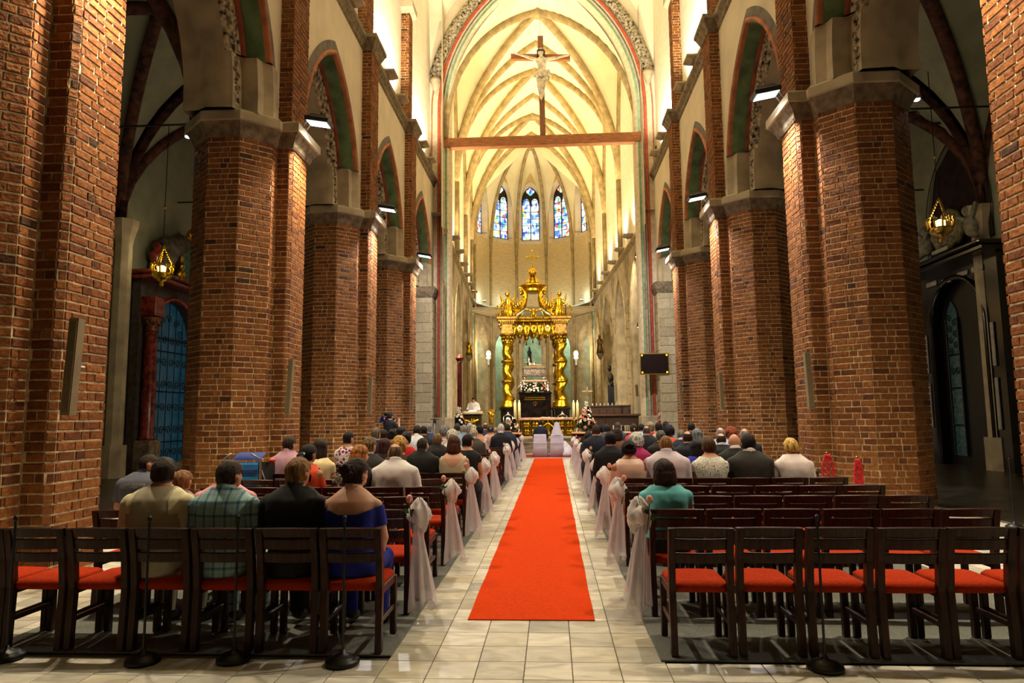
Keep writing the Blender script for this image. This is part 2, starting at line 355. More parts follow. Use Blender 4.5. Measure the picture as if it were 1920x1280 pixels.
# ------------------------------------------------------------------ arcade walls with painted pointed arches
M_DK = mat('painted_grey_band', '#6e655d', .9, var=.15, scale=4)
M_OR = mat('painted_terracotta', '#b4714a', .85, var=.15, scale=4)
M_GR = mat('painted_green', '#5f7a52', .85, var=.2, scale=3)
M_RD = mat('painted_oxblood', '#7b3b27', .85, var=.2, scale=4)
M_CV = mat('carved_vine_band', '#a49880', .9, var=.5, scale=9, bump=1.0, bscale=11)
def arcade(side, ys, nm):
    X = LX if side < 0 else RX; sg = side; o = MB(); kids = []
    Y0 = -5.0; edges = [ys[0]-6.0]+ys+[30.9]
    for i in range(len(edges)-1):
        a, b = edges[i], edges[i+1]; mid = (a+b)/2; hb = (b-a)/2
        T = lambda h, dep, z, mid=mid: (X+sg*dep, mid+h, z)
        s, c, z0 = 1.73+(hb-3)*.9, 1.42, 7.6
        wall_arch(o, T, -hb, hb, 12.4, 0, s, c, .5, z0, 7.4)
        wall_arch(o, T, -hb, hb, 12.4, 1.5, s, c, 0, z0, 7.4)
        if i == 0: continue
        kids.append((T, s, c, z0, i))
    quadwall(o, (X, Y0), (X, edges[0]), 0, 12.4)
    wl = struct(o.obj(nm, PLASTER), f"plastered nave arcade wall with painted pointed arches, {'left' if side < 0 else 'right'} side")
    for T, s, c, z0, i in kids:
        zj = 8.45
        for n_, m_, prof in (('arch_outer_band', M_DK, [(.72, -.008), (.50, -.012)]),
                             ('arch_roll', M_OR, [(.50, -.01), (.495, -.05), (.44, -.07), (.39, -.03), (.38, .05)]),
                             ('arch_hollow', M_GR, [(.38, .05), (.35, .12), (.33, .28), (.30, .4)]),
                             ('arch_inner_roll', M_RD, [(.30, .4), (.27, .36), (.21, .37), (.19, .44)]),
                             ('arch_carved_band', M_CV, [(.19, .44), (.1, .47), (-.08, .56), (-.1, .62)]),
                             ('arch_soffit', STONE, [(-.1, .62), (-.12, 1.0), (0, 1.2), (0, 1.5)])):
            b = MB(); sweep(b, T, s, c, z0, zj if n_ != 'arch_soffit' else 7.4, prof, n=16); ob = b.obj(n_, m_, wl, True)
            if n_ == 'arch_carved_band':      # leaves and berries of the vine relief
                v = MB()
                for sd in (-1, 1):
                    Lp = arch_half(s, c, .05, z0, 7.5, None, 44)
                    for j, (hh, zz) in enumerate(Lp):
                        w_ = .075*(1 if j % 2 else -1); dd = .035*math.sin(j*2.1)
                        p = T(-sd*(hh-dd*1.2), .50-dd*.4, zz); v.ell(p, (.05, .055+.02*(j % 3), .06), 6, 5)
                        p = T(-sd*(hh+.1*(1 if j % 2 else -1)*.6), .5-.04*(1 if j % 2 else -1), zz+.05); v.ell(p, (.03, .035, .035), 5, 4)
                v.obj('vine_relief', M_CV, ob, True)
        for sgn in (-1, 1):
            b = MB(); pr = [(.74, -.03), (.5, -.04), (.36, .1), (.2, .14), (.19, .46), (-.08, .5), (-.1, .62)]
            R = [[T(-sgn*h_, dep, z) for h_, z in arch_half(s, c, d, z0, 7.4, zj, 4)] for d, dep in pr]
            b.loft(R, cap=False, closed=False)
            top = [r[-1] for r in R]; b.add(top, [tuple(range(len(top)))]); b.obj('springer_block', STONE, wl)
    sc = MB(); sc.loft([[(X-sg*dx, y, z) for dx, z in ((0, 12.3), (.05, 12.36), (.07, 12.45), (.14, 12.55), (.16, 12.58), (.16, 12.72), (-.3, 12.76))] for y in (-4.9, 30.9)]).obj('string_course', STONED, wl)
    up = MB(); quadwall(up, (X+sg*.2, -5), (X+sg*.2, 31), 12.7, 24.6).obj('clerestory', WHITEW, wl)
    return wl
WL = arcade(-1, LPY, 'wall_left'); WR = arcade(1, RPY, 'wall_right')
# ------------------------------------------------------------------ vaults
def pz(t, s, rise):
    r = (rise*rise+s*s)/(2*s); c = r-s; return math.sqrt(max(0, r*r-(min(abs(t), s)+c)**2))
def groin(mb, F, sx, y0, y1, zs, rise, nx=24, ny=20):
    """cross vault over [-sx,sx] x [y0,y1]; F maps local to world"""
    sy = (y1-y0)/2; ym = (y0+y1)/2; V = []
    for i in range(nx+1):
        for j in range(ny+1):
            x = -sx+2*sx*i/nx; y = y0+(y1-y0)*j/ny
            V.append(F(x, y, zs+max(pz(x, sx, rise), pz((y-ym)*sx/sy, sx, rise))))
    mb.add(V, [(i*(ny+1)+j, (i+1)*(ny+1)+j, (i+1)*(ny+1)+j+1, i*(ny+1)+j+1) for i in range(nx) for j in range(ny)])
def ribs(mb, F, sx, y0, y1, zs, rise, r, diag=True, ends=(1, 1), walls=False, n=18, drop=.06):
    sy = (y1-y0)/2; ym = (y0+y1)/2
    def cs(k): return -math.cos(math.pi*k/n)
    if diag:
        for sg in (1, -1): mb.tube([F(sx*cs(k), ym+sg*sy*cs(k), zs-drop+pz(sx*cs(k), sx, rise)) for k in range(n+1)], r, 6)
    for e, y in zip(ends, (y0, y1)):
        if e: mb.tube([F(sx*cs(k), y, zs-drop+pz(sx*cs(k), sx, rise)) for k in range(n+1)], r*1.15, 6)
    if walls:
        for x in (-sx, sx): mb.tube([F(x, ym+sy*cs(k), zs-drop+pz(sx*cs(k), sx, rise)) for k in range(n+1)], r*.8, 6)
nv = MB(); ID = lambda x, y, z: (x+.12, y, z)
for a, b in ((-5, 1), (1, 7), (7, 13), (13, 19), (19, 25), (25, 31)): groin(nv, ID, 5.4, a, b, 17.6, 6.6, 16, 12)
struct(nv.obj('ceiling', VAULT, None, True), 'white ribbed vault of the nave')
# ------------------------------------------------------------------ triumphal arch
TA = lambda h, dep, z: (.1+h, 30.9+dep, z)
S_, C_, Z_ = 4.35, 3.07, 16.0
b = MB(); wall_arch(b, TA, -5.4, 5.4, 25, 0, S_, C_, .9, Z_, 0, 20)
quadwall(b, (5.3, 30.9), (14, 30.9), 0, 14); quadwall(b, (-14, 30.9), (-5.1, 30.9), 0, 14)
ta = struct(b.obj('wall_triumphal_arch', PLASTER), 'plastered chancel wall with tall painted pointed arch')
M_CR = mat('cream_paint', '#ddcdb0', .85, var=.08); M_GN = mat('pale_green_paint', '#8fae8f', .85, var=.1); M_GY = mat('grey_paint', '#77746f', .85, var=.1)
M_RO = mat('brick_red_paint', '#b5573a', .85, var=.12)
for n_, m_, prof in (('arch_reveal', M_CR, [(0, .9), (0, .14), (.13, .02)]), ('green_stripe', M_GN, [(.13, .02), (.17, .07), (.25, .05)]), ('cream_fillet', M_CR, [(.25, .05), (.29, -.02)]),
                     ('grey_stripe', M_GY, [(.29, -.02), (.33, .03), (.38, 0)]), ('cream_fillet', M_CR, [(.38, 0), (.42, -.05)]),
                     ('red_roll', M_RO, [(.42, -.05), (.45, -.11), (.5, -.13), (.56, -.1), (.58, -.04)]), ('cream_order', M_CR, [(.58, -.04), (.62, -.02), (.82, -.02)]),
                     ('red_line', M_RO, [(.82, -.025), (.86, -.025)]), ('stone_order', STONE, [(.86, -.02), (.91, 0)])):
    q = MB(); sweep(q, TA, S_, C_, Z_, 1.55, prof, n=22); q.obj(n_, m_, ta, True)
q = MB(); sweep(q, TA, S_, C_, Z_, 17.6, [(.62, -.04), (.66, -.2), (.9, -.26), (1.12, -.16), (1.2, 0)], n=16); q.obj('carved_archivolt', M_CV, ta, True)
for sg in (-1, 1):
    MB().lathe([(.05, -.5), (.12, -.4), (.2, -.1), (.26, 0), (.26, .12), (.2, .14)], 10, (.1+sg*5.02, 30.8, 17.5)).obj('corbel', STONE, ta, True)
    MB().cbox((.1+sg*4.9, 31.1, .78), (1.35, 1.1, 1.56), bev=.04).obj('plinth', STONE, ta)
# ashlar blocks on the responds
ASH = island_mat('ashlar_block', [(0, '#a99a7c'), (.3, '#bcad8d'), (.6, '#b0a182'), (.85, '#c3b496'), (1, '#a3937a')], rough=.9, nscale=9, namt=.25, bump=.3)
def ashlar(mb, T, h0, h1, z0, z1, bh=.42, bl=.75, seed=1):
    R = random.Random(seed); z = z0; r_ = 0
    while z < z1-.05:
        zz = min(z+bh*R.uniform(.9, 1.12), z1); h = h0-(bl/2 if r_ % 2 else 0); r_ += 1
        while h < h1-.02:
            e = h+bl*R.uniform(.8, 1.2); a, c = max(h, h0), min(e, h1)
            if c-a > .06:
                g = .008; d = -.025-R.uniform(0, .008)
                P = [T(a+g, 0, z+g), T(c-g, 0, z+g), T(c-g, 0, zz-g), T(a+g, 0, zz-g), T(a+g*1.6, d, z+g*1.6), T(c-g*1.6, d, z+g*1.6), T(c-g*1.6, d, zz-g*1.6), T(a+g*1.6, d, zz-g*1.6)]
                mb.add(P, [(0, 1, 5, 4), (1, 2, 6, 5), (2, 3, 7, 6), (3, 0, 4, 7), (4, 5, 6, 7)])
            h = e
        z = zz
for sg in (-1, 1):        # stone respond pier between the arcade and the arch
    r = MB(); x0, x1 = sorted((sg*5.0+.1, sg*6.1+.1)); r.box(x0, 29.9, 0, x1, 30.9, 7.0).obj('respond_core', STONE, ta)
    q = MB(); ashlar(q, lambda h, d, z: (h, 29.9+d, z), x0, x1, .02, 6.9, seed=3+sg); xe = x0 if sg > 0 else x1
    ashlar(q, lambda h, d, z: (xe+sg*d, h, z), 29.9, 30.9, .02, 6.9, seed=9+sg); stuff(q.obj('ashlar_blocks', ASH, ta))
    MB().loft([[(x0-o, 29.9-o, z), (x1+o, 29.9-o, z), (x1+o, 30.9, z), (x0-o, 30.9, z)] for z, o in ((6.9, 0), (7.0, .06), (7.16, .14), (7.36, .16), (7.4, .1))]).obj('respond_impost', STONED, ta)
# ------------------------------------------------------------------ choir
DEL = .05; CD, SD = math.cos(DEL), math.sin(DEL)
def CW(v, u, z): return (.1+v*CD-u*SD, 30.9+v*SD+u*CD, z)
cf = MB(); cf.add([CW(-9, .0, .6), CW(9, .0, .6), CW(9, 30, .6), CW(-9, 30, .6)], [(0, 1, 2, 3)])
struct(cf.obj('floor_choir', mat('choir_floor', '#9a8a70', .4, var=.15, scale=3)), 'raised stone floor of the choir')
for i in range(4):
    z = .6-.15*i; y0 = 30.9-.36*(i+1)
    st = MB(); st.cbox((.1, (y0+31.0)/2, z/2), (9.6, 31.0-y0, z), bev=.012)
    struct(st.obj('floor_step', mat('step_stone', '#8d7a60', .7, var=.2, scale=3)), f"{ORD[4-i]} worn stone step from the bottom up to the choir")
cw = MB(); VH = 4.6; UEND = 20.6
AP = [(-4.6, 19.0), (-4.5, 20.6), (-3.35, 23.1), (-1.24, 24.5), (1.24, 24.5), (3.35, 23.1), (4.5, 20.6), (4.6, 19.0)]
ARC_U = [1.9, 7.4, 12.9, 18.2]
LEDGE = 10.25
choirwalls = []
for sg, nm in ((-1, 'wall_choir_left'), (1, 'wall_choir_right')):
    o = MB(); ed = [-.6, 4.65, 10.15, 15.6, 20.7]; kids = []
    for i, uc in enumerate(ARC_U):
        a, b_ = ed[i], ed[i+1]; T = lambda h, dep, z, uc=uc: CW(sg*(VH+dep), uc+h, z)
        s = 1.62 if i < 3 else 1.35
        wall_arch(o, T, a-uc, b_-uc, LEDGE-.02, 0, s, 1.6, .35, 6.1, .6)
        wall_arch(o, T, a-uc, b_-uc, LEDGE-.02, 1.3, s, 1.6, 0, 6.1, .6); kids.append((T, s, a-uc, b_-uc))
    wall = struct(o.obj(nm, STONE), 'stone choir arcade wall, ' + ('left' if sg < 0 else 'right') + ' side')
    for j, (T, s, ha, hb) in enumerate(kids):
        q = MB(); sweep(q, T, s, 1.6, 6.1, .6, [(.35, 0), (.3, .12), (.12, .16), (.1, .34), (0, .4), (0, 1.3)], n=14); q.obj('arch_reveal', STONE, wall, True)
        q = MB(); sweep(q, T, s, 1.6, 6.1, .6, [(.42, -.01), (.42, -.07), (.36, -.08), (.34, 0)], n=14); q.obj('arch_hood', RIB, wall, True)
        q = MB()                                        # ashlar on the piers between the openings
        for a_, b_ in ((ha, -(s+.43)), (s+.43, hb)): ashlar(q, T, a_, b_, .62, 7.6, .42, .7, seed=j*7+sg)
        stuff(q.obj('ashlar_blocks', ASH, wall))
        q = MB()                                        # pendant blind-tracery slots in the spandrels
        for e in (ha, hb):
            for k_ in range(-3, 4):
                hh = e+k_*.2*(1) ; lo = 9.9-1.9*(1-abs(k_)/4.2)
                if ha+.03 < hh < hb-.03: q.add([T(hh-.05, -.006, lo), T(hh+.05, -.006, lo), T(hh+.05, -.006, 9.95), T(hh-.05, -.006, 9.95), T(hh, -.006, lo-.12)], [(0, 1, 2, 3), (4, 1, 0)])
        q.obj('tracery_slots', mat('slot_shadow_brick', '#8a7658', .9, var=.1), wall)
    q = MB(); q.add([CW(sg*(VH+.05), -.5, LEDGE), CW(sg*(VH+.05), 20.7, LEDGE), CW(sg*(VH+.05), 20.7, 23.5), CW(sg*(VH+.05), -.5, 23.5)], [(0, 1, 2, 3)]); q.obj('upper_wall', WHITEW, wall)
    q = MB(); q.loft([[CW(sg*(VH-dx), u, z) for dx, z in ((0, 10.0), (.1, 10.1), (.16, 10.16), (.16, 10.26), (-.05, 10.28))] for u in (0, 19, 20.6)]); q.obj('ledge', RIB, wall)
    q = MB(); q.add([CW(sg*8.2, -.5, .6), CW(sg*8.2, 26, .6), CW(sg*8.2, 26, 11), CW(sg*8.2, -.5, 11)], [(0, 1, 2, 3)]); q.add([CW(sg*4.7, -.5, 10.9), CW(sg*8.2, -.5, 10.9), CW(sg*8.2, 26, 10.9), CW(sg*4.7, 26, 10.9)], [(0, 1, 2, 3)])
    q.obj('ambulatory_wall', STONE, wall)
    choirwalls.append(wall)
# apse
GLASSN = 0
def stained(name):
    m = bpy.data.materials.new(name); m.use_nodes = True; nt = m.node_tree; b = nt.nodes['Principled BSDF']
    tc = nd(nt, 'TexCoord'); mp = nd(nt, 'Mapping'); mp.inputs['Scale'].default_value = (1, 1, .8); nt.links.new(tc.outputs['Object'], mp.inputs[0])
    v = nd(nt, 'TexVoronoi'); v.inputs['Scale'].default_value = 4.6; nt.links.new(mp.outputs[0], v.inputs[0])
    sep = nd(nt, 'SeparateColor'); nt.links.new(v.outputs['Color'], sep.inputs[0])
    r = ramp(nt, [(0, '#4a78e0'), (.12, '#dff0ff'), (.32, '#7fb4f0'), (.44, '#ffffff'), (.6, '#f2cc60'), (.67, '#cfe6ff'), (.79, '#4ab890'), (.84, '#c8604a'), (.88, '#3a50c0'), (.93, '#f4f8ff')], 'CONSTANT')
    nt.links.new(sep.outputs[0], r.inputs[0])
    v2 = nd(nt, 'TexVoronoi', feature='DISTANCE_TO_EDGE'); v2.inputs['Scale'].default_value = 4.6; nt.links.new(mp.outputs[0], v2.inputs[0])
    st = nd(nt, 'Math', operation='GREATER_THAN'); st.inputs[1].default_value = .012; nt.links.new(v2.outputs[0], st.inputs[0])
    mx = nd(nt, 'Mix', data_type='RGBA'); nt.links.new(st.outputs[0], mx.inputs[0]); mx.inputs[6].default_value = (.01, .01, .015, 1); nt.links.new(r.outputs[0], mx.inputs[7])
    nt.links.new(mx.outputs[2], b.inputs['Base Color']); nt.links.new(mx.outputs[2], b.inputs['Emission Color']); b.inputs['Emission Strength'].default_value = 1.5; b.inputs['Roughness'].default_value = .2; m.cycles.emission_sampling = 'NONE'
    return m
STAIN = stained('stained_glass'); LEAD = mat('window_tracery', '#241c17', .7)
aw = MB(); frames = []
for i in range(len(AP)-1):
    a, c = Vector(AP[i]), Vector(AP[i+1]); m = (a+c)/2; t = (c-a).normalized(); n_ = Vector((-t.y, t.x)); L = (c-a).length
    T = lambda h, dep, z, m=m, t=t, n_=n_: CW(m.x+t.x*h+n_.x*dep, m.y+t.y*h+n_.y*dep, z)
    if i in (0, 6):
        for z0_, z1_ in ((10.25, 23),): aw.add([T(-L/2, 0, z0_), T(L/2, 0, z0_), T(L/2, 0, z1_), T(-L/2, 0, z1_)], [(0, 1, 2, 3)])
        continue
    frames.append((T, L, i))
    wall_arch(aw, T, -L/2, L/2, 22.6, 0, .72, .55, .24, 19.6, 15.75, 10)
    aw.add([T(-L/2, 0, 10.2), T(L/2, 0, 10.2), T(L/2, 0, 15.75), T(-L/2, 0, 15.75)], [(0, 1, 2, 3)])
wa = struct(aw.obj('wall_apse', APSE), 'whitewashed brick wall of the polygonal apse')
lowb = MB(); rev = MB(); fz = MB(); spl = MB()
for T, L, i in frames:
    wall_arch(lowb, T, -L/2, L/2, 9.45, 0, .74, 1.0, .14, 6.9, .6, 10)
    sweep(rev, T, .74, 1.0, 6.9, .6, [(.14, 0), (.1, .1), (0, .16), (0, 1.0)], n=10)
    fz.add([T(-L/2, -.01, 9.4), T(L/2, -.01, 9.4), T(L/2, -.01, 10.2), T(-L/2, -.01, 10.2)], [(0, 1, 2, 3)])
    sweep(spl, T, .72, .55, 19.6, 16.2, [(.24, 0), (0, .5)], n=10)
    spl.add([T(-.96, 0, 15.75), T(.96, 0, 15.75), T(.72, .5, 16.2), T(-.72, .5, 16.2)], [(0, 1, 2, 3)])
    spl.add([T(-.96, 0, 15.75), T(-.96, 0, 16.3), T(-.72, .5, 16.3), T(-.72, .5, 16.2)], [(0, 1, 2, 3)]); spl.add([T(.96, 0, 15.75), T(.96, 0, 16.3), T(.72, .5, 16.3), T(.72, .5, 16.2)], [(0, 1, 2, 3)])
lowb.obj('lower_wall', STONE, wa); rev.obj('arch_reveal', STONE, wa, True); fz.obj('brick_frieze', FRIEZE, wa); spl.obj('window_splay', PLASTER, wa)
q = MB(); inn = [(v*.955, 19+(u-19)*.965) for v, u in AP]
q.loft([[CW(v, u, 10.18), CW(v*.96, 19+(u-19)*.97, 10.18), CW(v*.96, 19+(u-19)*.97, 10.3), CW(v, u, 10.34)] for v, u in AP], cap=False); q.obj('ledge', mat('pale_ledge', '#d8dccb', .6, var=.05), wa)
q = MB(); q.add([CW(-9, 29.5, .6), CW(9, 29.5, .6), CW(9, 29.5, 11), CW(-9, 29.5, 11)], [(0, 1, 2, 3)]); q.add([CW(-8.3, 18, 9.46), CW(8.3, 18, 9.46), CW(8.3, 30, 9.46), CW(-8.3, 30, 9.46)], [(0, 1, 2, 3)])
for sg in (-1, 1): q.add([CW(sg*8.2, 26, .6), CW(sg*8.2, 30, .6), CW(sg*8.2, 30, 11), CW(sg*8.2, 26, 11)], [(0, 1, 2, 3)])
q.obj('ambulatory_wall', STONE, wa)
for k_, (T, L, i) in enumerate(frames):
    wn = MB()
    for h in (-.72, 0, .72): wn.loft([[T(h-.04, .44, z), T(h+.04, .44, z), T(h+.04, .52, z), T(h-.04, .52, z)] for z in (16.2, 19.6 if h else 19.9)])
    sweep(wn, T, .66, .55, 19.6, 19.6, [(.06, .44), (0, .44), (0, .52), (.06, .52)], n=8)
    for sg in (-.36, .36):                               # lancet heads
        T2 = lambda h, dep, z, sg=sg: T(h+sg, dep, z)
        sweep(wn, T2, .3, .15, 19.2, 19.2, [(.04, .44), (0, .44), (0, .52)], n=5)
    for z in (16.2, 16.8, 17.4, 18.0, 18.6, 19.2): wn.loft([[T(-.72, .45, z-.02), T(-.72, .51, z-.02), T(-.72, .51, z+.02), T(-.72, .45, z+.02)], [T(.72, .45, z-.02), T(.72, .51, z-.02), T(.72, .51, z+.02), T(.72, .45, z+.02)]])
    wo = wn.obj(f'window_{k_+1}', LEAD); struct(wo, f"tall stained glass lancet window in the apse, {ORD[k_+1]} from left")
    for sg in (-1, 1):
        for z in (16.2, 16.8, 17.4, 18.0, 18.6):
            a, c = sorted((sg*.04, sg*.68)); g = MB(); g.add([T(a, .48, z+.02), T(c, .48, z+.02), T(c, .48, z+.58), T(a, .48, z+.58)], [(0, 1, 2, 3)]); g.obj('pane', STAIN, wo)
        g = MB(); P = [T(sg*.04, .48, 19.2)]+[T(sg*(.36+.32*math.cos(t)), .48, 19.2+.55*math.sin(t)) for t in [math.pi*j/8 for j in range(9)]]; g.add(P, [tuple(range(len(P)))]); g.obj('pane', STAIN, wo)
    for q in range(4):
        g = MB(); P = [T(.17*math.cos(q*math.pi/2)+.17*math.cos(t), .46, 20.35+.17*math.sin(q*math.pi/2)+.17*math.sin(t)) for t in [2*math.pi*j/10 for j in range(10)]]; g.add(P, [tuple(range(10))]); g.obj('quatrefoil_pane', STAIN, wo)
    g = MB(); Lh = arch_half(.66, .55, 0, 19.6, 19.65, None, 8); P = [T(h, .5, z) for h, z in Lh]+[T(-h, .5, z) for h, z in reversed(Lh)]; g.add(P, [tuple(range(len(P)))]); g.obj('tracery_head', LEAD, wo)
# choir vault
ZS, RISE = 14.8, 8.2
cv = MB(); cr = MB(); UB = [.3, 6.35, 12.75, 19.0]
for i in range(3):
    groin(cv, CW, 4.62, UB[i], UB[i+1], ZS, RISE, 26, 22); ribs(cr, CW, 4.62, UB[i], UB[i+1], ZS, RISE, .2, ends=(0, 1), walls=True)
KEY = (0, 21.4); ZK = 22.95; ZF = 21.9
def sector(mb, A, B, zf, n=14, pw=2.0):
    V = []
    for i in range(n+1):
        s = i/n; rz = ZS+(ZK-ZS)*math.sqrt(max(0, 1-s**pw)); zl = ZK+(zf-ZK)*s
        for j in range(n+1):
            t = j/n; B_ = pz(2*t-1, 1., 1.55)/1.55
            v = KEY[0]+(A[0]+(B[0]-A[0])*t-KEY[0])*s; u = KEY[1]+(A[1]+(B[1]-A[1])*t-KEY[1])*s
            V.append(CW(v, u, rz+(zl-rz)*B_))
    mb.add(V, [(i*(n+1)+j, (i+1)*(n+1)+j, (i+1)*(n+1)+j+1, i*(n+1)+j+1) for i in range(n) for j in range(n)])
for i in range(len(AP)-1): sector(cv, AP[i], AP[i+1], ZF if i not in (0, 6) else 18.)
sector(cv, AP[-1], AP[0], 22.9)
for i, P in enumerate(AP):
    cr.tube([CW(KEY[0]+(P[0]*.985-KEY[0])*s, KEY[1]+(P[1]-KEY[1])*s*.99, ZS-.05+(ZK-ZS)*math.sqrt(max(0, 1-s*s))) for s in [math.sin(math.pi/2*k/16) for k in range(17)]], .14, 6)
    cr.tube([CW(P[0]*.985, 19+(P[1]-19)*.99, z) for z in (LEDGE if i in (0, 7) else 1.0, 12, ZS)], .1, 6)
for u in UB[1:3]:
    for sg in (-1, 1): cr.tube([CW(sg*4.55, u, z) for z in (LEDGE, 12, ZS)], .15, 6)
for i in range(3): cr.lathe([(.1, -.45), (.28, -.4), (.34, -.15), (.34, 0), (.2, .1)], 10, CW(0, (UB[i]+UB[i+1])/2, 23.05))
cr.lathe([(.1, -.4), (.26, -.3), (.3, 0)], 10, CW(0, 21.4, 22.95))
cvo = struct(cv.obj('ceiling_choir', VAULT, None, True), 'bright cream rib vault over the choir')
cr.obj('vault_ribs', RIB, cvo, True)
# ------------------------------------------------------------------ side aisles
AISLEW = mat('aisle_plaster', '#a3a58a', .9, var=.08, scale=1.5, bump=.1)
RIBRED = mat('dark_red_rib', '#5a3426', .85, var=.35, scale=5, bump=.2)
for sg, ys, XW, nm in ((-1, [.6]+[y-.65 for y in LPY]+[30.9], 12.0, 'wall_aisle_left'), (1, [1.]+[y+.45 for y in RPY]+[30.9], 12.6, 'wall_aisle_right')):
    xin = (abs(LX) if sg < 0 else RX)+1.5; xm = (xin+XW)/2; sx = (XW-xin)/2
    o = MB(); quadwall(o, (sg*XW, -5), (sg*XW, 31), 0, 14)
    wo = struct(o.obj(nm, AISLEW), 'pale plastered outer wall of the ' + ('left' if sg < 0 else 'right') + ' aisle')
    F = lambda x, y, z: (sg*xm+x, y, z)
    g = MB(); r = MB(); sh = MB()
    for a, c in zip(ys[:-1], ys[1:]):
        groin(g, F, sx, a, c, 7.3, 4.6, 14, 14); ribs(r, F, sx, a, c, 7.3, 4.6, .17, walls=True)
    for y in ys[1:-1]:
        X = sg*(XW-.18)
        sh.prism([(X+.24*math.cos(t), y+.24*math.sin(t)) for t in [math.pi/4*k+math.pi/8 for k in range(8)]], .9, 6.7)
        sh.prism([(X+.34*math.cos(t), y+.36*math.sin(t)) for t in [math.pi/4*k+math.pi/8 for k in range(8)]], 0, .9)
        sh.loft([[(X+.24*k_*math.cos(t), y+.24*k_*math.sin(t), z) for t in [math.pi/4*k+math.pi/8 for k in range(8)]] for z, k_ in ((6.6, 1.), (6.8, 1.15), (7.1, 1.5), (7.3, 1.6))])
    g.obj('aisle_vault', AISLEW, wo, True); r.obj('aisle_ribs', RIBRED, wo, True); sh.obj('wall_shafts', STONE, wo)
    tr = MB()
    for y in ys[2:4]: tr.tube([(sg*xin, y+3, 8.8), (sg*XW, y+3, 8.8)], .025, 6)
    tr.obj('tie_rod', BLACKP, wo)
o = MB(); quadwall(o, (-14, -4.9), (14, -4.9), 0, 25); struct(o.obj('wall_west', mat('dark_organ_wood', '#2c2018', .7, var=.2)), 'dark wooden west wall behind the camera')  # unseen wall, given dark wood to cut bounced light
# ================================================================== LAMPS
def spot(name, loc, target, W, color, size=2.4, blend=.6, rad=.08, parent=None):
    l = bpy.data.lights.new(name, 'SPOT'); l.energy = W; l.color = color; l.spot_size = size; l.spot_blend = blend; l.shadow_soft_size = rad
    o = bpy.data.objects.new(name, l); COL.objects.link(o); o.location = loc
    d = Vector(target)-Vector(loc); o.rotation_euler = d.to_track_quat('-Z', 'Y').to_euler()
    if parent: o.parent = parent; o.location = Vector(loc)-parent.location
    return o
def point(name, loc, W, color, rad=.1, parent=None):
    l = bpy.data.lights.new(name, 'POINT'); l.energy = W; l.color = color; l.shadow_soft_size = rad
    o = bpy.data.objects.new(name, l); COL.objects.link(o); o.location = loc
    if parent: o.parent = parent; o.location = Vector(loc)-parent.location
    return o
GLOW = mat('lamp_glass_lit', '#ffffff', .3, emit='#f4f8ff', es=9)
GLOWW = mat('lamp_glass_warm', '#ffffff', .3, emit='#ffdf9c', es=8)
LAMPB = mat('lamp_housing', '#15161a', .4, var=.1)
GREYM = mat('grey_metal', '#8f8f8a', .45, .6, var=.1)
def floodlamp(side, i, Yc, word):
    X = (-4.7 if side < 0 else 4.93); s = -side
    t = thing('flood_lamp', f"black flood lamp on the {word} brick pier {'left' if side < 0 else 'right'} of the aisle", 'lamp', (X+s*.42, Yc-.12, 7.62))
    t['group'] = 'flood lamps on the nave piers'
    a = s*.18
    b = MB(); M = Matrix.Rotation(a, 3, 'Y')
    R = []
    for z, hx, hy in ((-.05, .24, .17), (.03, .25, .18), (.06, .2, .14), (.12, .15, .1)): R.append([M@Vector((x*hx, y*hy, z)) for x, y in ((-1, -1), (1, -1), (1, 1), (-1, 1))])
    b.loft(R); b.obj('housing', LAMPB, t)
    g = MB(); g.add([M@Vector(p) for p in ((-.21, -.14, -.055), (.21, -.14, -.055), (.21, .14, -.055), (-.21, .14, -.055))], [(3, 2, 1, 0)]); g.obj('lit_glass', GLOW, t)
    c = MB(); c.tube([(-s*.2, .1, .0), (-s*.3, .12, -.12), (-s*.42, .12, -.2)], .015, 6); c.tube([(-s*.2, -.1, .0), (-s*.3, -.08, -.12), (-s*.42, -.08, -.2)], .015, 6); c.obj('bracket', GREYM, t)
    P = Vector(t.location)+Vector((s*.02, 0, -.1))
    col = NEARC if i <= 1 else COOL
    spot('flood_light', P, (P.x+s*4.2, P.y+(-1.2 if i < 3 else 7.0), 0 if i < 3 else 1.5), NAVE_W, col, 2.5, .5, .12, t)
    spot('pier_light', P+Vector((s*.2, 0, 0)), (P.x-s*.45, P.y, P.z-3.2), PIER_W*(2.2 if i == 0 else 1.3 if side < 0 and i < 2 else 2.4), (WHITE if i >= 2 or (side > 0 and i) else WARM), 1.5, .8, .05, t)
for i in range(4):
    floodlamp(-1, i, LPY[i], WRD[i]); floodlamp(1, i, RPY[i], WRD[i])
def uplight(name, lab, P, inward, W, color, target, glow=GLOWW, tilt=.0):
    """small shelf lamp shining up a wall; inward = unit vector away from the wall"""
    t = thing(name, lab, 'lamp', P); t['group'] = 'uplights on the wall ledges'
    d = Vector(inward); e = Vector((-d.y, d.x, 0))
    b = MB(); R = []
    for z, w_, p in ((0, .2, .22), (.1, .3, .42), (.16, .3, .42)): R.append([e*(-w_)+d*(-.05)+Vector((0, 0, z)), e*w_+d*(-.05)+Vector((0, 0, z)), e*w_+d*p+Vector((0, 0, z)), e*(-w_)+d*p+Vector((0, 0, z))])
    b.loft(R); b.obj('shelf', STONE, t)
    g = MB(); g.cbox(d*.15+Vector((0, 0, .18)), (.24, .24, .04), bev=.01); g.obj('lit_lamp', glow, t)
    spot('uplight_beam', Vector(P)+d*.16+Vector((0, 0, .24)), target, W, color, 2.1, .9, .1, t)
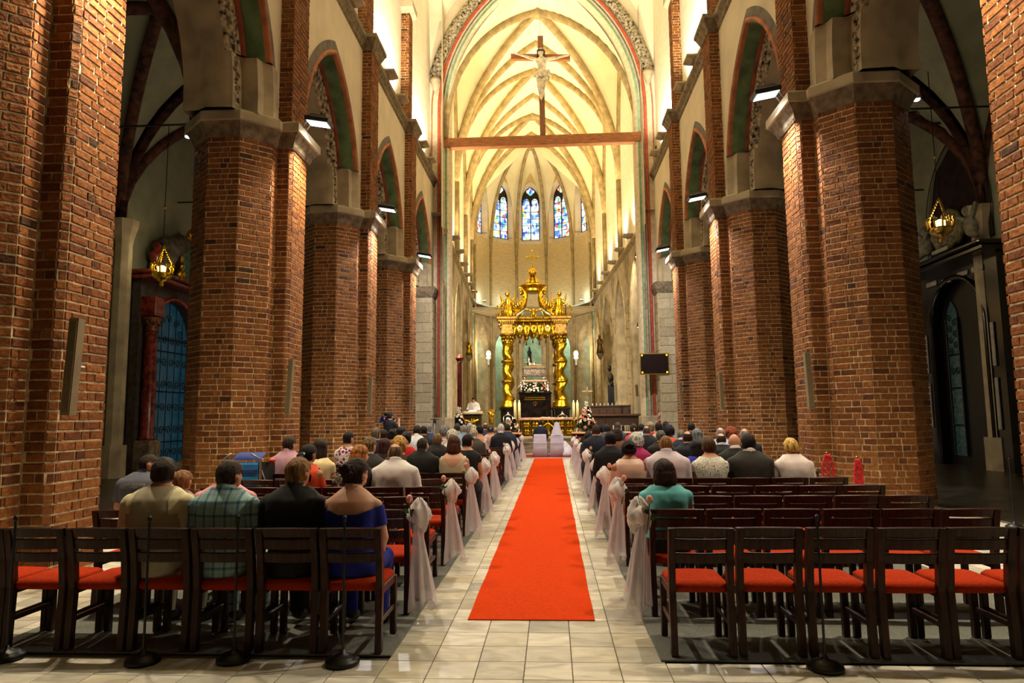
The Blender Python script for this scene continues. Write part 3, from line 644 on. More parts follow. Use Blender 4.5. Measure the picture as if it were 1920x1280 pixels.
for side, ys, X, nm in ((-1, LPY, LX-.2+.2, 'left'), (1, RPY, RX, 'right')):
    ys2 = [ys[0]-6]+ys+[30.9]; n = 0
    for a, b_ in zip(ys2[1:-1], ys2[2:]):
        for f in (.36, .66):
            n += 1; y = a+(b_-a)*f
            uplight('wall_uplight', f"shelf uplight on the {nm} nave cornice, {ORD[n]} from the west", (X, y, 12.76), (-side, 0, 0), STRING_W, (1, .90, .68), (X-side*.1, y, 18))
n = 0
for sg, nm in ((-1, 'left'), (1, 'right')):
    for n, u in enumerate((2.2, 5.0, 8.0, 11.0, 14.0, 17.0)):
        P = Vector(CW(sg*4.46, u, 10.3)); d = Vector(CW(0, u, 10.3))-P; d.normalize()
        uplight('choir_uplight', f"shelf uplight on the {nm} choir ledge, {ORD[n+1]} from the arch", P, d, CHOIR_W, CHOIRC, P+d*3.2+Vector((0, 0, 9)))
for k_, (v, u) in enumerate(((-6.2, 21), (6.2, 21), (-3.2, 27.6), (3.2, 27.6))):
    P = CW(v, u, 9.0); t = thing('ambulatory_lamp', f"cool lamp high in the ambulatory behind the apse, {ORD[k_+1]}", 'lamp', P)
    MB().lathe([(.02, .14), (.1, .1), (.12, 0), (.05, -.04)], 10).obj('housing', LAMPB, t); MB().lathe([(.1, -.03), (.1, -.06), (.02, -.09)], 10).obj('lit_glass', GLOW, t)
    point('ambulatory_light', (P[0], P[1], 8.75), 320, (.55, 1, .88), .1, t)
for k_, (v, u) in enumerate(((-3.75, 21.2), (-2.1, 23.2), (2.1, 23.2), (3.75, 21.2))):  # cool fill lamps added to brighten the apse ledge
    P = CW(v, u, 10.42); t = thing('added_ledge_fill', f"small cool fill lamp added on the apse ledge, {ORD[k_+1]} from left", 'lamp', P)
    b = MB(); b.cbox((0, 0, 0), (.3, .14, .08), bev=.02); b.obj('housing', LAMPB, t); b = MB(); b.cbox((0, 0, .05), (.24, .1, .02), bev=.004); b.obj('lit_glass', GLOW, t)
    point('ledge_fill_light', (P[0], P[1]-.2, 10.75), 30, (.7, .95, 1), .08, t)
# ================================================================== CHAIRS
ROWY = [4.76+.9*i for i in range(23)]           # rear stiles of every row, nearest first
CW_ = .45
def chair_proto():
    t = thing('wooden_chair', 'x', 'chair'); w_ = .425; hw = w_/2
    for s in (-1, 1):
        b = MB(); x = s*(hw-.022)
        b.loft([[(x-.022, y-.026, z), (x+.022, y-.026, z), (x+.022, y+.026, z), (x-.022, y+.026, z)] for y, z in ((.0, .004), (.02, .42), (.0, .62), (-.045, .832))]); b.obj('rear_leg', WOOD, t)
        b = MB(); b.cbox((x, .43, .21), (.044, .05, .42), bev=.005); b.obj('front_leg', WOOD, t)
        b = MB(); b.cbox((x, .22, .4), (.03, .42, .06), bev=.004); b.obj('side_rail', WOOD, t)
        b = MB(); b.cbox((x, .22, .2), (.024, .4, .035), bev=.004); b.obj('stretcher', WOOD, t)
    for i, (z0, z1, y0, y1) in enumerate(((.775, .842, -.028, -.046), (.69, .762, -.012, -.024), (.6, .668, .004, -.008))):
        b = MB(); R = []
        for k in range(7):
            q = k/6*2-1; bow = -.028*(1-q*q); x = q*(hw-.02 if i else hw); zt = z1-(.008*q*q if i == 0 else 0)
            R.append([(x, y0+bow-.011, z0), (x, y0+bow+.011, z0), (x, y1+bow+.011, zt-.006), (x, y1+bow+.004, zt), (x, y1+bow-.006, zt), (x, y1+bow-.012, zt-.006)])
        b.loft(R); b.obj('back_slat', WOOD, t)
    b = MB(); R = []
    for z, k in ((.4, .0), (.415, .012), (.445, .012), (.462, -.004), (.474, -.05)):
        x, y0, y1 = hw-.03+k, .03-k, .455+k
        R.append([(-x+.03, y0, z), (0, y0, z), (x-.03, y0, z), (x, y0+.03, z), (x, .25, z), (x, y1-.03, z), (x-.03, y1, z), (0, y1+.01, z), (-x+.03, y1, z), (-x, y1-.03, z), (-x, .25, z), (-x, y0+.03, z)])
    b.loft(R); b.obj('seat_cushion', REDSEAT, t, True)
    b = MB(); b.cbox((0, .44, .385), (w_-.06, .024, .05), bev=.004); b.obj('front_rail', WOOD, t)
    return t
cp = chair_proto(); first = True
def chairname(side, r, k): return f"dark wooden chair with red seat, {ORD[r+1]} row {side} of aisle, {ORD[k+1]} from the aisle"
for r, y in enumerate(ROWY):
    ncol = 6 if r < 9 else 3
    for side, x0, sg in (('left', -.78, -1), ('right', 1.13, 1)):
        for k in range(ncol+(1 if r == 0 else 0)+(1 if side == 'left' and r == 0 else 0)):
            x = x0+sg*CW_*(k+.5); loc = (x+random.uniform(-.006, .006), y+random.uniform(-.012, .012), .016)
            if first: cp.location = loc; cp['label'] = chairname(side, r, k); cp['group'] = 'wooden chairs in rows'; first = False
            else: dup(cp, loc, random.uniform(-.012, .012), chairname(side, r, k))
# bench with a pale top in front of the foremost row
for side, xa, xb in (('left', -3.9, -.76), ('right', 1.1, 4.2)):
    t = thing('kneeler_bench', f"dark wooden front bench with pale oak top {side} of the aisle", 'bench', ((xa+xb)/2, 25.75, .016))
    L = xb-xa
    b = MB(); b.cbox((0, .12, .93), (L, .3, .04), rx=.12, bev=.008); b.obj('desk_top', mat('pale_oak', '#c08a52', .5, var=.15, stretch=(1, 5, 5)), t)
    b = MB(); b.cbox((0, .2, .5), (L-.1, .03, .82), bev=.005); b.obj('front_panel', WOOD, t)
    for s in (-1, 1): b = MB(); b.cbox((s*(L/2-.03), .1, .45), (.05, .36, .9), bev=.006); b.obj('end_panel', mat('red_brown_wood', '#5a1f16', .35, var=.15), t)
    b = MB(); b.cbox((0, -.12, .14), (L-.1, .2, .06), bev=.01); b.obj('kneeling_board', REDSEAT, t)
# ================================================================== TULLE BOWS WITH ROSES
PINKROSE = mat('pink_rose', '#f2a08c', .6, var=.25, scale=25)
def bow(side, r, seed):
    R = random.Random(seed); sg = -1 if side == 'left' else 1
    x0 = -.78 if sg < 0 else 1.13; Y = ROWY[r]-.05
    t = thing('tulle_bow', f"white tulle bow with pink rose, {ORD[r+1]} row {side} of the carpet", 'bow', (x0-sg*.03, Y, .79), 0, 'tulle bows on the aisle chairs')
    s = -sg                                        # towards the aisle
    b = MB(); nseg = 14; n = 22; rings = []        # hanging tail: pleated cone
    L = .66+R.uniform(-.05, .05)
    for i in range(nseg):
        f = i/(nseg-1); rad = .03+.075*f**.8; z = -.04-L*f; ring = []
        for k in range(n):
            q = 2*math.pi*k/n; fo = 1+(.12+.22*f)*math.sin(q*6+seed+f*1.5)
            zz = z+(.05*math.sin(q*2+seed)+.02*math.sin(q*5) if i == nseg-1 else 0)
            ring.append((s*(.03+.05*f)+rad*fo*math.cos(q)*.9, -.03+rad*fo*math.sin(q)*1.1, zz))
        rings.append(ring)
    b.loft(rings, cap=False); b.obj('tail', TULLE, t, True)
    b = MB(); R2 = []                              # puffed loop above
    n = 30
    for i in range(11):
        a = math.pi*(i+.2)/10.4-math.pi/2; rr = math.cos(a)
        R2.append([(s*.045+(.088*rr*(1+.22*math.sin(q*6+seed*2+a*2.2)+.1*math.sin(q*11+a*5)))*math.cos(q), -.02+(.075*rr*(1+.2*math.sin(q*5+seed+a)))*math.sin(q), .015+(.1+.035*math.sin(q*2+seed))*math.sin(a)*(1+.16*math.sin(q*4+seed))) for q in [2*math.pi*k/n for k in range(n)]])
    b.loft(R2); b.obj('loop', TULLEK, t, True)
    b = MB(); b.lathe([(.03, -.025), (.042, 0), (.03, .025)], 10, (s*.03, -.03, -.06)); b.obj('knot', TULLEK, t, True)
    tx = -s*.03+R.uniform(-.01, .01); hz = .14+R.uniform(0, .03)
    b = MB(); b.tube([(tx+s*.03, -.06, -.12), (tx+s*.012, -.06, 0), (tx, -.055, hz-.02)], .004, 6); b.obj('rose_stem', GREEN, t)
    b = MB(); b.lathe([(.006, -.03), (.02, -.022), (.026, 0), (.024, .022), (.014, .034), (.006, .036)], 9, (tx, -.055, hz))
    for q in range(5): b.ell((tx+.016*math.cos(q*1.26), -.055+.016*math.sin(q*1.26), hz-.002), (.012, .012, .026), 6, 5)
    b.obj('rose_head', PINKROSE, t, True)
    for q in (-1, 1, 1):
        b = MB(); cx, cz = tx+q*.035, hz-.09-.05*(q > 0)*R.random(); b.add([(tx, -.058, cz-.02), (cx-.01*q, -.07, cz-.02), (cx+.02*q, -.075, cz), (cx, -.07, cz+.02), (tx+.01*q, -.06, cz+.012)], [(0, 1, 2, 3, 4)]); b.obj('rose_leaf', GREEN, t)
for i, r in enumerate((1, 3, 5, 7, 9, 13, 15, 18, 22)): bow('left', r, 3+i)
for i, r in enumerate((1, 3, 5, 7, 10, 13, 16, 19)): bow('right', r, 40+i)
# ================================================================== STANCHIONS
def stanchion(px, py, lab, hgt=.93):
    p = atz(px, py); t = thing('rope_stanchion', lab, 'stanchion', (p.x, p.y, .004), 0, 'thin black rope stanchions')
    MB().lathe([(.105, 0), (.112, .012), (.108, .03), (.085, .036), (.08, .048), (.05, .055), (.02, .07), (.012, .09)], 24).obj('base', BLACKP, t, True)
    MB().tube([(0, 0, .07), (0, 0, hgt)], .0085, 8).obj('pole', BLACKP, t)
    MB().lathe([(.009, 0), (.014, .01), (.014, .03), (.006, .04)], 10, (0, 0, hgt-.02)).obj('cap', BLACKP, t)
stanchion(12, 1236, 'thin black rope stanchion at the far left edge before the back row')
stanchion(268, 1243, 'thin black rope stanchion behind the man in the cream shirt')
stanchion(438, 1240, 'thin black rope stanchion behind the man in the plaid shirt')
stanchion(642, 1246, 'thin black rope stanchion behind the woman in the blue dress')
stanchion(1548, 1256, 'thin black rope stanchion behind the empty chairs on the right')
stanchion(1903, 990, 'thin black rope stanchion at the far right beside the second row')
stanchion(62, 1080, 'thin black rope stanchion beside the brick pier at the left', 1.0)
# ================================================================== PEOPLE
def lerp(a, b, t): return a+(b-a)*t
SEAT = {  # joints of a seated body, x to the right, y forward, z up; chair back at y = 0
 'hip': (.09, .2, .53), 'knee': (.12, .6, .53), 'ankle': (.11, .58, .1), 'toe': (.12, .74, .045),
 'sho': (.178, .172, .985), 'elb': (.235, .2, .74), 'wri': (.15, .43, .63), 'fin': (.1, .53, .6)}
STAND = {'hip': (.09, .0, .92), 'knee': (.1, .02, .5), 'ankle': (.1, -.02, .09), 'toe': (.12, .15, .04),
 'sho': (.18, -.02, 1.375), 'elb': (.26, .06, 1.14), 'wri': (.2, .3, 1.1), 'fin': (.18, .4, 1.12)}
def hand(b, w, f, s):
    w, f = Vector(w), Vector(f); d = (f-w).normalized(); side = Vector((s, 0, 0)); up = side.cross(d)
    p = w+d*.045; b.ell(p, (.04, .05, .022), 8, 6)
    for k, (o, l) in enumerate(((-.03, .065), (-.01, .08), (.01, .075), (.03, .058))):
        a = p+side*o+d*.03; m = a+d*l*.6; e = m+d*l*.4-Vector((0, 0, .02)); b.caps(a, m, .009, .0085, 6); b.caps(m, e, .0085, .007, 6)
    a = p-side*.035; b.caps(a, a-side*.02+d*.04, .011, .009, 6)
def body_template(J, sex, voxel, torso_y, zoff, pose=None):
    """one continuous skin surface; returns vertices, quads and a region label per vertex"""
    wS = 1. if sex == 'M' else .88; b = MB(); bones = []
    def seg(n, a, c, ra, rb): bones.append((n, Vector(a), Vector(c), ra, rb)); return a, c, ra, rb
    prof = [(.47, .165, .135, 0), (.55, .182, .135, 0), (.68, .16, .115, -.01), (.82, .175, .118, -.025), (.95, .19, .118, -.032), (1.02, .182, .105, -.03), (1.065, .14, .082, -.022), (1.095, .09, .066, -.016), (1.13, .056, .058, -.008), (1.19, .052, .055, .004)]
    if sex == 'F': prof = [(z, wd*(1.04 if z < .6 else .86 if z < .75 else .87 if z < 1.08 else .85), dp*(.95), y) for z, wd, dp, y in prof]
    n = 20; R = []
    for z, wd, dp, y in prof:
        ring = []
        for k in range(n):
            q = 2*math.pi*k/n; e = .8; cx, sy = math.cos(q), math.sin(q)
            ring.append((wd*math.copysign(abs(cx)**e, cx), torso_y+y+dp*math.copysign(abs(sy)**e, sy), z+zoff))
        R.append(ring)
    b.loft(R)
    bones.append(('torso', Vector((0, torso_y, .5+zoff)), Vector((0, torso_y-.03, 1.0+zoff)), .15, .15))
    bones.append(('neck', Vector((0, torso_y-.01, 1.1+zoff)), Vector((0, torso_y+.01, 1.17+zoff)), .055, .05))
    hc = Vector((0, torso_y+.025, 1.205+zoff))
    b.ell(hc, (.074, .093, .108), 14, 11); b.ell(hc+Vector((0, .035, -.055)), (.055, .055, .058), 10, 8); b.ell(hc+Vector((0, -.02, .01)), (.075, .078, .088), 12, 9)
    b.caps(hc+Vector((0, .085, .015)), hc+Vector((0, .108, -.025)), .012, .017, 8)
    b.ell(hc+Vector((0, .082, -.058)), (.026, .012, .012), 8, 6); b.ell(hc+Vector((0, .084, .03)), (.05, .014, .01), 8, 6)
    for s in (-1, 1): b.ell(hc+Vector((s*.079, -.004, -.008)), (.011, .02, .032), 8, 6)
    bones.append(('head', hc+Vector((0, 0, -.04)), hc+Vector((0, 0, .03)), .08, .08))
    for s in (-1, 1):
        j = {k: (s*v[0]*(wS if k in ('sho', 'elb') else 1), v[1], v[2]) for k, v in J.items()}
        if pose and s in pose: j.update(pose[s])
        k = 1 if sex == 'M' else .84
        b.ell(j['sho'], (.06*k, .062*k, .06*k), 10, 8); b.caps((s*.045, torso_y-.012, 1.085+zoff), (j['sho'][0]*.9, j['sho'][1], j['sho'][2]+.012), .052*k, .05*k)
        b.caps(*seg('armU', j['sho'], j['elb'], .056*k, .043*k)); b.caps(*seg('armL', j['elb'], j['wri'], .042*k, .028*k))
        hand(b, j['wri'], j['fin'], s); bones.append(('hand', Vector(j['wri'])+(Vector(j['fin'])-Vector(j['wri']))*.35, Vector(j['fin']), .035, .02))
        b.caps(*seg('leg', j['hip'], j['knee'], .09, .062)); b.caps(*seg('leg', j['knee'], j['ankle'], .06, .038)); b.caps(*seg('foot', j['ankle'], j['toe'], .04, .035))
    me = b.mesh('tmp', GREYM); o = bpy.data.objects.new('tmp', me); COL.objects.link(o)
    m = o.modifiers.new('r', 'REMESH'); m.mode = 'VOXEL'; m.voxel_size = voxel
    m = o.modifiers.new('s', 'SMOOTH'); m.factor = .5; m.iterations = 3 if voxel > .018 else 7
    dg = bpy.context.evaluated_depsgraph_get(); ev = o.evaluated_get(dg); em = ev.to_mesh()
    V = np.empty(len(em.vertices)*3); em.vertices.foreach_get('co', V); V = V.reshape(-1, 3)
    F = np.array([list(p.vertices) if len(p.vertices) == 4 else list(p.vertices)+[p.vertices[-1]] for p in em.polygons], int)
    ev.to_mesh_clear(); bpy.data.objects.remove(o); bpy.data.meshes.remove(me)
    best = np.full(len(V), 9.); lab = np.zeros(len(V), int); par = np.zeros(len(V)); names = ['torso', 'neck', 'head', 'armU', 'armL', 'hand', 'leg', 'foot']
    for nme, a, c, ra, rb in bones:
        a = np.array(a); d = np.array(c)-a; t = np.clip(((V-a)@d)/(d@d), 0, 1); r = ra+(rb-ra)*t
        ds = np.linalg.norm(V-a-t[:, None]*d, axis=1)-r; k = ds < best; best[k] = ds[k]; lab[k] = names.index(nme); par[k] = t[k]
    return dict(V=V, F=F, lab=lab, par=par, hc=np.array(hc), zoff=zoff, ty=torso_y, sex=sex)
TPL = {}
def tpl(kind, sex, lod):
    k = (kind, sex, lod)
    if k not in TPL:
        vx = {'n': .0125, 'm': .02, 'f': .027}[lod]
        if kind == 'sit': TPL[k] = body_template(SEAT, sex, vx, .2, 0.)
        elif kind == 'priest': TPL[k] = body_template(STAND, sex, vx, 0., .385)
        elif kind == 'camera': TPL[k] = body_template(STAND, sex, vx, 0., .385, {1: {'elb': (.3, .1, 1.2), 'wri': (.2, .22, 1.45), 'fin': (.16, .26, 1.52)}, -1: {'elb': (-.28, .16, 1.2), 'wri': (-.12, .32, 1.42), 'fin': (-.08, .36, 1.5)}})
    return TPL[k]
def normals(V, F):
    n = np.cross(V[F[:, 2]]-V[F[:, 0]], V[F[:, 3]]-V[F[:, 1]]); N = np.zeros_like(V)
    for k in range(4): np.add.at(N, F[:, k], n)
    return N/np.maximum(np.linalg.norm(N, axis=1), 1e-9)[:, None]
def npmesh(name, V, F, m, smooth=True):
    me = bpy.data.meshes.new(name); me.vertices.add(len(V)); me.vertices.foreach_set('co', V.astype(np.float32).ravel())
    tri = F[:, 2] == F[:, 3]; Q = F[~tri]; T_ = F[tri][:, :3]
    me.loops.add(Q.size+T_.size); me.loops.foreach_set('vertex_index', np.concatenate([Q.ravel(), T_.ravel()]).astype(np.int32))
    me.polygons.add(len(F)); st = np.concatenate([np.arange(len(Q))*4, len(Q)*4+np.arange(len(T_))*3]); me.polygons.foreach_set('loop_start', st.astype(np.int32))
    me.materials.append(m); me.polygons.foreach_set('use_smooth', np.ones(len(F), bool)); me.update(calc_edges=True); me.validate(); return me
def shell(V, N, F, g, th):
    """offset copy of the surface where g > 0, cut cleanly along g = 0"""
    g = np.where(g, .02, -.02) if g.dtype == bool else g
    A = V+N*(th if np.isscalar(th) else th[:, None]); ins = (g > 0)[F]; full = ins.all(axis=1); part = ins.any(axis=1) & ~full
    vs = [A]; fs = [F[full]]; nv = len(A); new = []; nf = []; cache = {}
    for f in F[part]:
        f = [int(i) for i in dict.fromkeys(f.tolist())]; poly = []
        for i in range(len(f)):
            a, c = f[i], f[(i+1) % len(f)]
            if g[a] > 0: poly.append(a)
            if (g[a] > 0) != (g[c] > 0):
                k = (min(a, c), max(a, c))
                if k not in cache:
                    t = g[a]/(g[a]-g[c]); cache[k] = nv+len(new); new.append(A[a]*(1-t)+A[c]*t)
                poly.append(cache[k])
        if len(poly) == 3: nf.append(poly+[poly[2]])
        elif len(poly) == 4: nf.append(poly)
        elif len(poly) == 5: nf.append(poly[:4]); nf.append([poly[0], poly[3], poly[4], poly[4]])
    if new: vs.append(np.array(new))
    if nf: fs.append(np.array(nf, int))
    V2 = np.concatenate(vs); F2 = np.concatenate(fs); idx = np.unique(F2); mp = np.full(len(V2), -1); mp[idx] = np.arange(len(idx)); return V2[idx], mp[F2]
def ss(a, b, x): t = np.clip((x-a)/(b-a), 0, 1); return t*t*(3-2*t)
def wn(V, s, seed): return np.sin(V[:, 0]*s+seed)*np.sin(V[:, 2]*s*.8+seed*2+1.7*np.sin(V[:, 0]*s*.6))*np.sin(V[:, 1]*s+seed*.7)
SKIN = {'l': mat('skin_light', '#c98d6b', .55, var=.08, scale=5), 'm': mat('skin_tan', '#b4764f', .55, var=.08, scale=5), 'p': mat('skin_pale', '#d8a184', .55, var=.07, scale=5)}
def hairm(c): return mat('hair_'+c.strip('#'), c, .62, var=.35, scale=7, bump=.6, bscale=26, stretch=(7, 7, 1), spec=.22)
def clothm(c, rough=.85): return mat('cloth_'+c.strip('#')+str(rough), c, rough, var=.06, scale=5, bump=.12, bscale=160)
def patm(kind):
    n = 'pattern_'+kind
    if n in MATS: return MATS[n]
    m = bpy.data.materials.new(n); m.use_nodes = True; nt = m.node_tree; b = nt.nodes['Principled BSDF']; b.inputs['Roughness'].default_value = .85
    tc = nd(nt, 'TexCoord'); O = tc.outputs['Object']
    if kind == 'plaid':
        sp = nd(nt, 'SeparateXYZ'); nt.links.new(O, sp.inputs[0]); out = None
        for ax, sc, th in ((0, 13, .78), (2, 11, .8), (0, 26, .93), (2, 22, .95)):
            ml = nd(nt, 'Math', operation='MULTIPLY'); ml.inputs[1].default_value = sc; nt.links.new(sp.outputs[ax], ml.inputs[0])
            fr = nd(nt, 'Math', operation='FRACT'); nt.links.new(ml.outputs[0], fr.inputs[0])
            gt = nd(nt, 'Math', operation='GREATER_THAN'); gt.inputs[1].default_value = th; nt.links.new(fr.outputs[0], gt.inputs[0])
            if out is None: out = gt.outputs[0]
            else: ad = nd(nt, 'Math', operation='ADD'); nt.links.new(out, ad.inputs[0]); nt.links.new(gt.outputs[0], ad.inputs[1]); out = ad.outputs[0]
        dv = nd(nt, 'Math', operation='MULTIPLY'); dv.inputs[1].default_value = .45; nt.links.new(out, dv.inputs[0])
        r = ramp(nt, [(0, '#9cbcbc'), (.4, '#6791a0'), (.95, '#35536f')]); nt.links.new(dv.outputs[0], r.inputs[0]); nt.links.new(r.outputs[0], b.inputs[0])
    else:
        v = nd(nt, 'TexVoronoi'); v.inputs['Scale'].default_value = 17 if kind == 'circles' else 26; nt.links.new(O, v.inputs[0])
        st = {'circles': [(0, '#8e1f55'), (.3, '#b02a63'), (.36, '#15101a'), (.43, '#f3ece6'), (.62, '#f3ece6'), (.66, '#1b1520'), (.72, '#efe6e2')],
              'floral': [(0, '#3d5f8c'), (.1, '#e9e4cc'), (.26, '#f2eede'), (.36, '#8fa08c'), (.42, '#f0ead6'), (.56, '#37506f'), (.64, '#f4f0e2'), (.8, '#d8d49a')],
              'speckle': [(0, '#e8e0e0'), (.3, '#6e6480'), (.5, '#e4dada'), (.7, '#9a86a0')]}[kind]
        r = ramp(nt, st, 'CONSTANT'); nt.links.new(v.outputs[0], r.inputs[0]); nt.links.new(r.outputs[0], b.inputs[0])
    MATS[n] = m; return m
def getm(c): return patm(c[1:]) if c[0] == '@' else clothm(c, .45) if c[0] == '~' and not c.startswith('~#') else clothm(c[1:], .4) if c[0] == '~' else clothm(c)
PCOUNT = [0]
def person(lab, loc, ztop, sex='M', hair='short', hc='#2a1a10', top='shirt', tc='#dddddd', yaw=0., hyaw=0., hpit=0., kx=1., lod='m', skin='l', lean=0., side=0., kind='sit', bottom='#20222b', collar=None, sleeve=None, extra=None, rz=0.):
    PCOUNT[0] += 1; seed = PCOUNT[0]*1.37
    D = tpl(kind, sex, lod); V = D['V'].copy(); F, lb, pr = D['F'], D['lab'], D['par']; zo = D['zoff']; base = .46 if kind == 'sit' else 0
    top0 = 1.313+zo; k = (ztop-base)/(top0-base)
    hz = V[:, 2]-zo; w = ss(1.09, 1.15, hz); hcen = D['hc'].copy()
    C_ = lambda a: np.array([[math.cos(a), -math.sin(a), 0], [math.sin(a), math.cos(a), 0], [0, 0, 1]])
    P_ = lambda a: np.array([[1, 0, 0], [0, math.cos(a), -math.sin(a)], [0, math.sin(a), math.cos(a)]])
    piv = np.array([0, D['ty']+.0, 1.13+zo]); RM = C_(hyaw)@P_(hpit)
    V0 = V.copy()
    body = (lb != 2) & (lb != 1); V[:, 0] *= np.where(body, kx, 1)
    def post(A, wgt):
        A = A*(1-wgt[:, None])+((A-piv)@RM.T+piv)*wgt[:, None]
        u = np.clip(A[:, 2]-base, 0, None); A[:, 1] += lean*u; A[:, 0] += side*u
        A[:, 2] = np.where(A[:, 2] > base, base+(A[:, 2]-base)*k, A[:, 2]); return A
    Vp = post(V, w); N = normals(Vp, F)
    if N[np.argmax(Vp[:, 2])][2] < 0: N = -N
    t = thing('person', lab, 'person', loc, yaw)
    link('body', npmesh('body', Vp, F, SKIN[skin]), t)
    ty = D['ty']; x, y, z = V0[:, 0], V0[:, 1]-ty, hz
    torso = (lb == 0) | (lb == 1); aU, aL = lb == 3, lb == 4; legs = lb == 6
    wr = .0035*wn(V0, 26, seed)+.002*wn(V0, 55, seed+2)
    th = .011+wr+(.006 if top in ('suit', 'shirt', 'tee') else 0)
    neckz = 1.105+.03*np.clip(-y*8, -1, 1)
    BIG = np.full(len(V0), .05); arm = aU | aL; gt = neckz-z; ax = np.abs(x)
    if top in ('suit', 'shirt'): msk = np.where(arm, BIG, gt)
    elif top == 'tee': msk = np.where(aU, .3*(.75-pr), np.where(aL, -BIG, gt-.01))
    elif top == 'cap': msk = np.where(aU, .3*(.32-pr), np.where(aL, -BIG, 1.078+.06*ax-z))
    elif top == 'tank': msk = np.where(aL, -BIG, np.minimum(1.085-z, np.maximum(.142-ax, .94-z)))
    elif top == 'scoop': msk = np.where(aL, -BIG, np.minimum(np.minimum(1.075-z, .158-ax+.4*np.maximum(0, .98-z)), np.maximum(.9+1.3*np.maximum(0, ax-.03)-z, y-.02)))
    elif top == 'off': msk = np.where(aU, np.minimum(.93+.42*np.maximum(0, ax-.06)-z, .3*(.6-pr)), np.where(aL, -BIG, .93+.42*np.maximum(0, ax-.06)-z))
    elif top == 'strapless': msk = np.where(arm, -BIG, .93-z)
    msk = np.where((lb == 2) | (lb == 5) | (lb >= 6), np.where(lb == 6, np.where(z < .62, .02, -.02), -.05), msk)
    sh = shell(Vp, N, F, msk, th); link({'suit': 'jacket', 'shirt': 'shirt', 'tee': 'shirt', 'cap': 'blouse'}.get(top, 'dress'), npmesh('top', sh[0], sh[1], getm(tc)), t)
    if sleeve:
        for s_ in (-1, 1): sh = shell(Vp, N, F, (aU & (pr < .8) | (torso & (np.abs(x) > .118) & (z > .93) & (z < neckz-.01))) & (x*s_ > 0), th+.003); link('sleeve', npmesh('sleeve', sh[0], sh[1], getm(sleeve)), t)
    if lod != 'f' or kind != 'sit':
        sh = shell(Vp, N, F, legs | (torso & (z < .6+zo*0) & (z < .6)), .012+wr); link('trousers' if sex == 'M' else 'skirt', npmesh('bottom', sh[0], sh[1], getm(bottom)), t)
        for s_ in (-1, 1): sh = shell(Vp, N, F, (lb == 7) & (x*s_ > 0), .008); link('shoe', npmesh('shoe', sh[0], sh[1], clothm('#191413', .4)), t)
    if collar:
        b = MB(); R = []
        for kz, rr in ((-.012, .074), (.018, .066), (.034, .062), (.034, .055), (.0, .056)):
            ring = []
            for q in range(20):
                a = 2*math.pi*q/20; ring.append((rr*1.02*math.cos(a), ty-.008+rr*1.05*math.sin(a), zo+1.112+kz-.02*math.sin(a)))
            R.append(ring)
        b.loft(R, cap=False); A = post(np.array([tuple(v) for v in b.v]), np.zeros(len(b.v))+.25); b.v = [tuple(v) for v in A]; b.obj('collar', getm(collar), t, True)
    # ---------------------------------------------------------- hair
    hd = D['hc']; q = (V0-hd)/np.array([.079, .095, .112]); isH = (lb == 2) | ((lb == 1) & (V0[:, 2] > hd[2]-.1))
    ear = (np.abs(q[:, 0]) > .93) & (np.abs(q[:, 1]) < .45) & (q[:, 2] < .35)
    line = -.05+.62*q[:, 1]; line = np.where(q[:, 1] < -.2, -.72+.2*np.abs(q[:, 0]), line)
    hm = np.where(isH & ~ear, (q[:, 2]-line)*.1, -.03); nz = .004*wn(V0, 60, seed)+.003*wn(V0, 110, seed)
    hmat = hairm(hc) if hair != 'none' else None
    def extra_hair(b, name='hair_fall'):
        A = post(np.array([tuple(v) for v in b.v]), ss(1.0, 1.12, np.array([v[2]-zo for v in b.v])))
        b.v = [tuple(v) for v in A]; return b.obj(name, hmat, t, True)
    if hair == 'short': sh = shell(Vp, N, F, hm, .012+nz+.014*np.clip(q[:, 2], 0, 1))
    elif hair == 'buzz': sh = shell(Vp, N, F, hm, .004+nz*.3)
    elif hair == 'fringe': sh = shell(Vp, N, F, np.minimum(hm, (.55-q[:, 2]+.15*q[:, 0]**2)*.1), .0035+nz*.3)
    elif hair in ('updo', 'pony', 'long', 'bob', 'curly'): sh = shell(Vp, N, F, hm, (.018 if hair != 'curly' else .04)+nz*(1 if hair != 'curly' else 4)+.012*np.clip(q[:, 2], 0, 1))
    if hair != 'none': link('hair', npmesh('hair', sh[0], sh[1], hmat), t)
    if hair in ('bob', 'long', 'pony', 'curly', 'updo'):
        b = MB(); c0 = Vector(hd); n = 18
        if hair in ('bob', 'long'):
            bot = (-.125 if hair == 'bob' else -.27); R = []
            for i in range(12):
                f = i/11; zz = lerp(.118, bot, f); a = math.sqrt(max(.02, 1-max(0, zz/.125)**2)); flare = 1+.16*ss(.1, -.12, np.array(zz))
                if hair == 'bob' and f > .85: flare *= 1-.18*(f-.85)/.15
                if hair == 'long': flare *= 1-.12*f
                R.append([c0+Vector((.088*a*flare*math.cos(g)*(1+.03*math.sin(7*g+seed)), -.022-.02*(f > .4)*f+.088*a*flare*math.sin(g)*(1+.03*math.sin(5*g+seed)), zz)) for g in [2*math.pi*k_/n for k_ in range(n)]])
            b.loft(R)
        elif hair == 'pony':
            b.tube([c0+Vector(p) for p in ((0, -.08, .03), (.02, -.15, .0), (.045, -.165, -.1), (.075, -.15, -.24), (.09, -.14, -.36))], [.03, .045, .042, .034, .012], 10)
        elif hair == 'curly':
            rr = random.Random(int(seed*10))
            for i in range(46):
                g = rr.uniform(0, 6.28); e = rr.uniform(-.6, 1.4); p = Vector((.088*math.cos(e)*math.cos(g), -.02+.09*math.cos(e)*math.sin(g), .1*math.sin(e)))
                if p.y < .06: b.ell(c0+p, (.026, .026, .026), 6, 5)
        elif hair == 'updo':
            rr = random.Random(int(seed*10)); b.ell(c0+Vector((0, -.085, .03)), (.06, .045, .06), 12, 9)
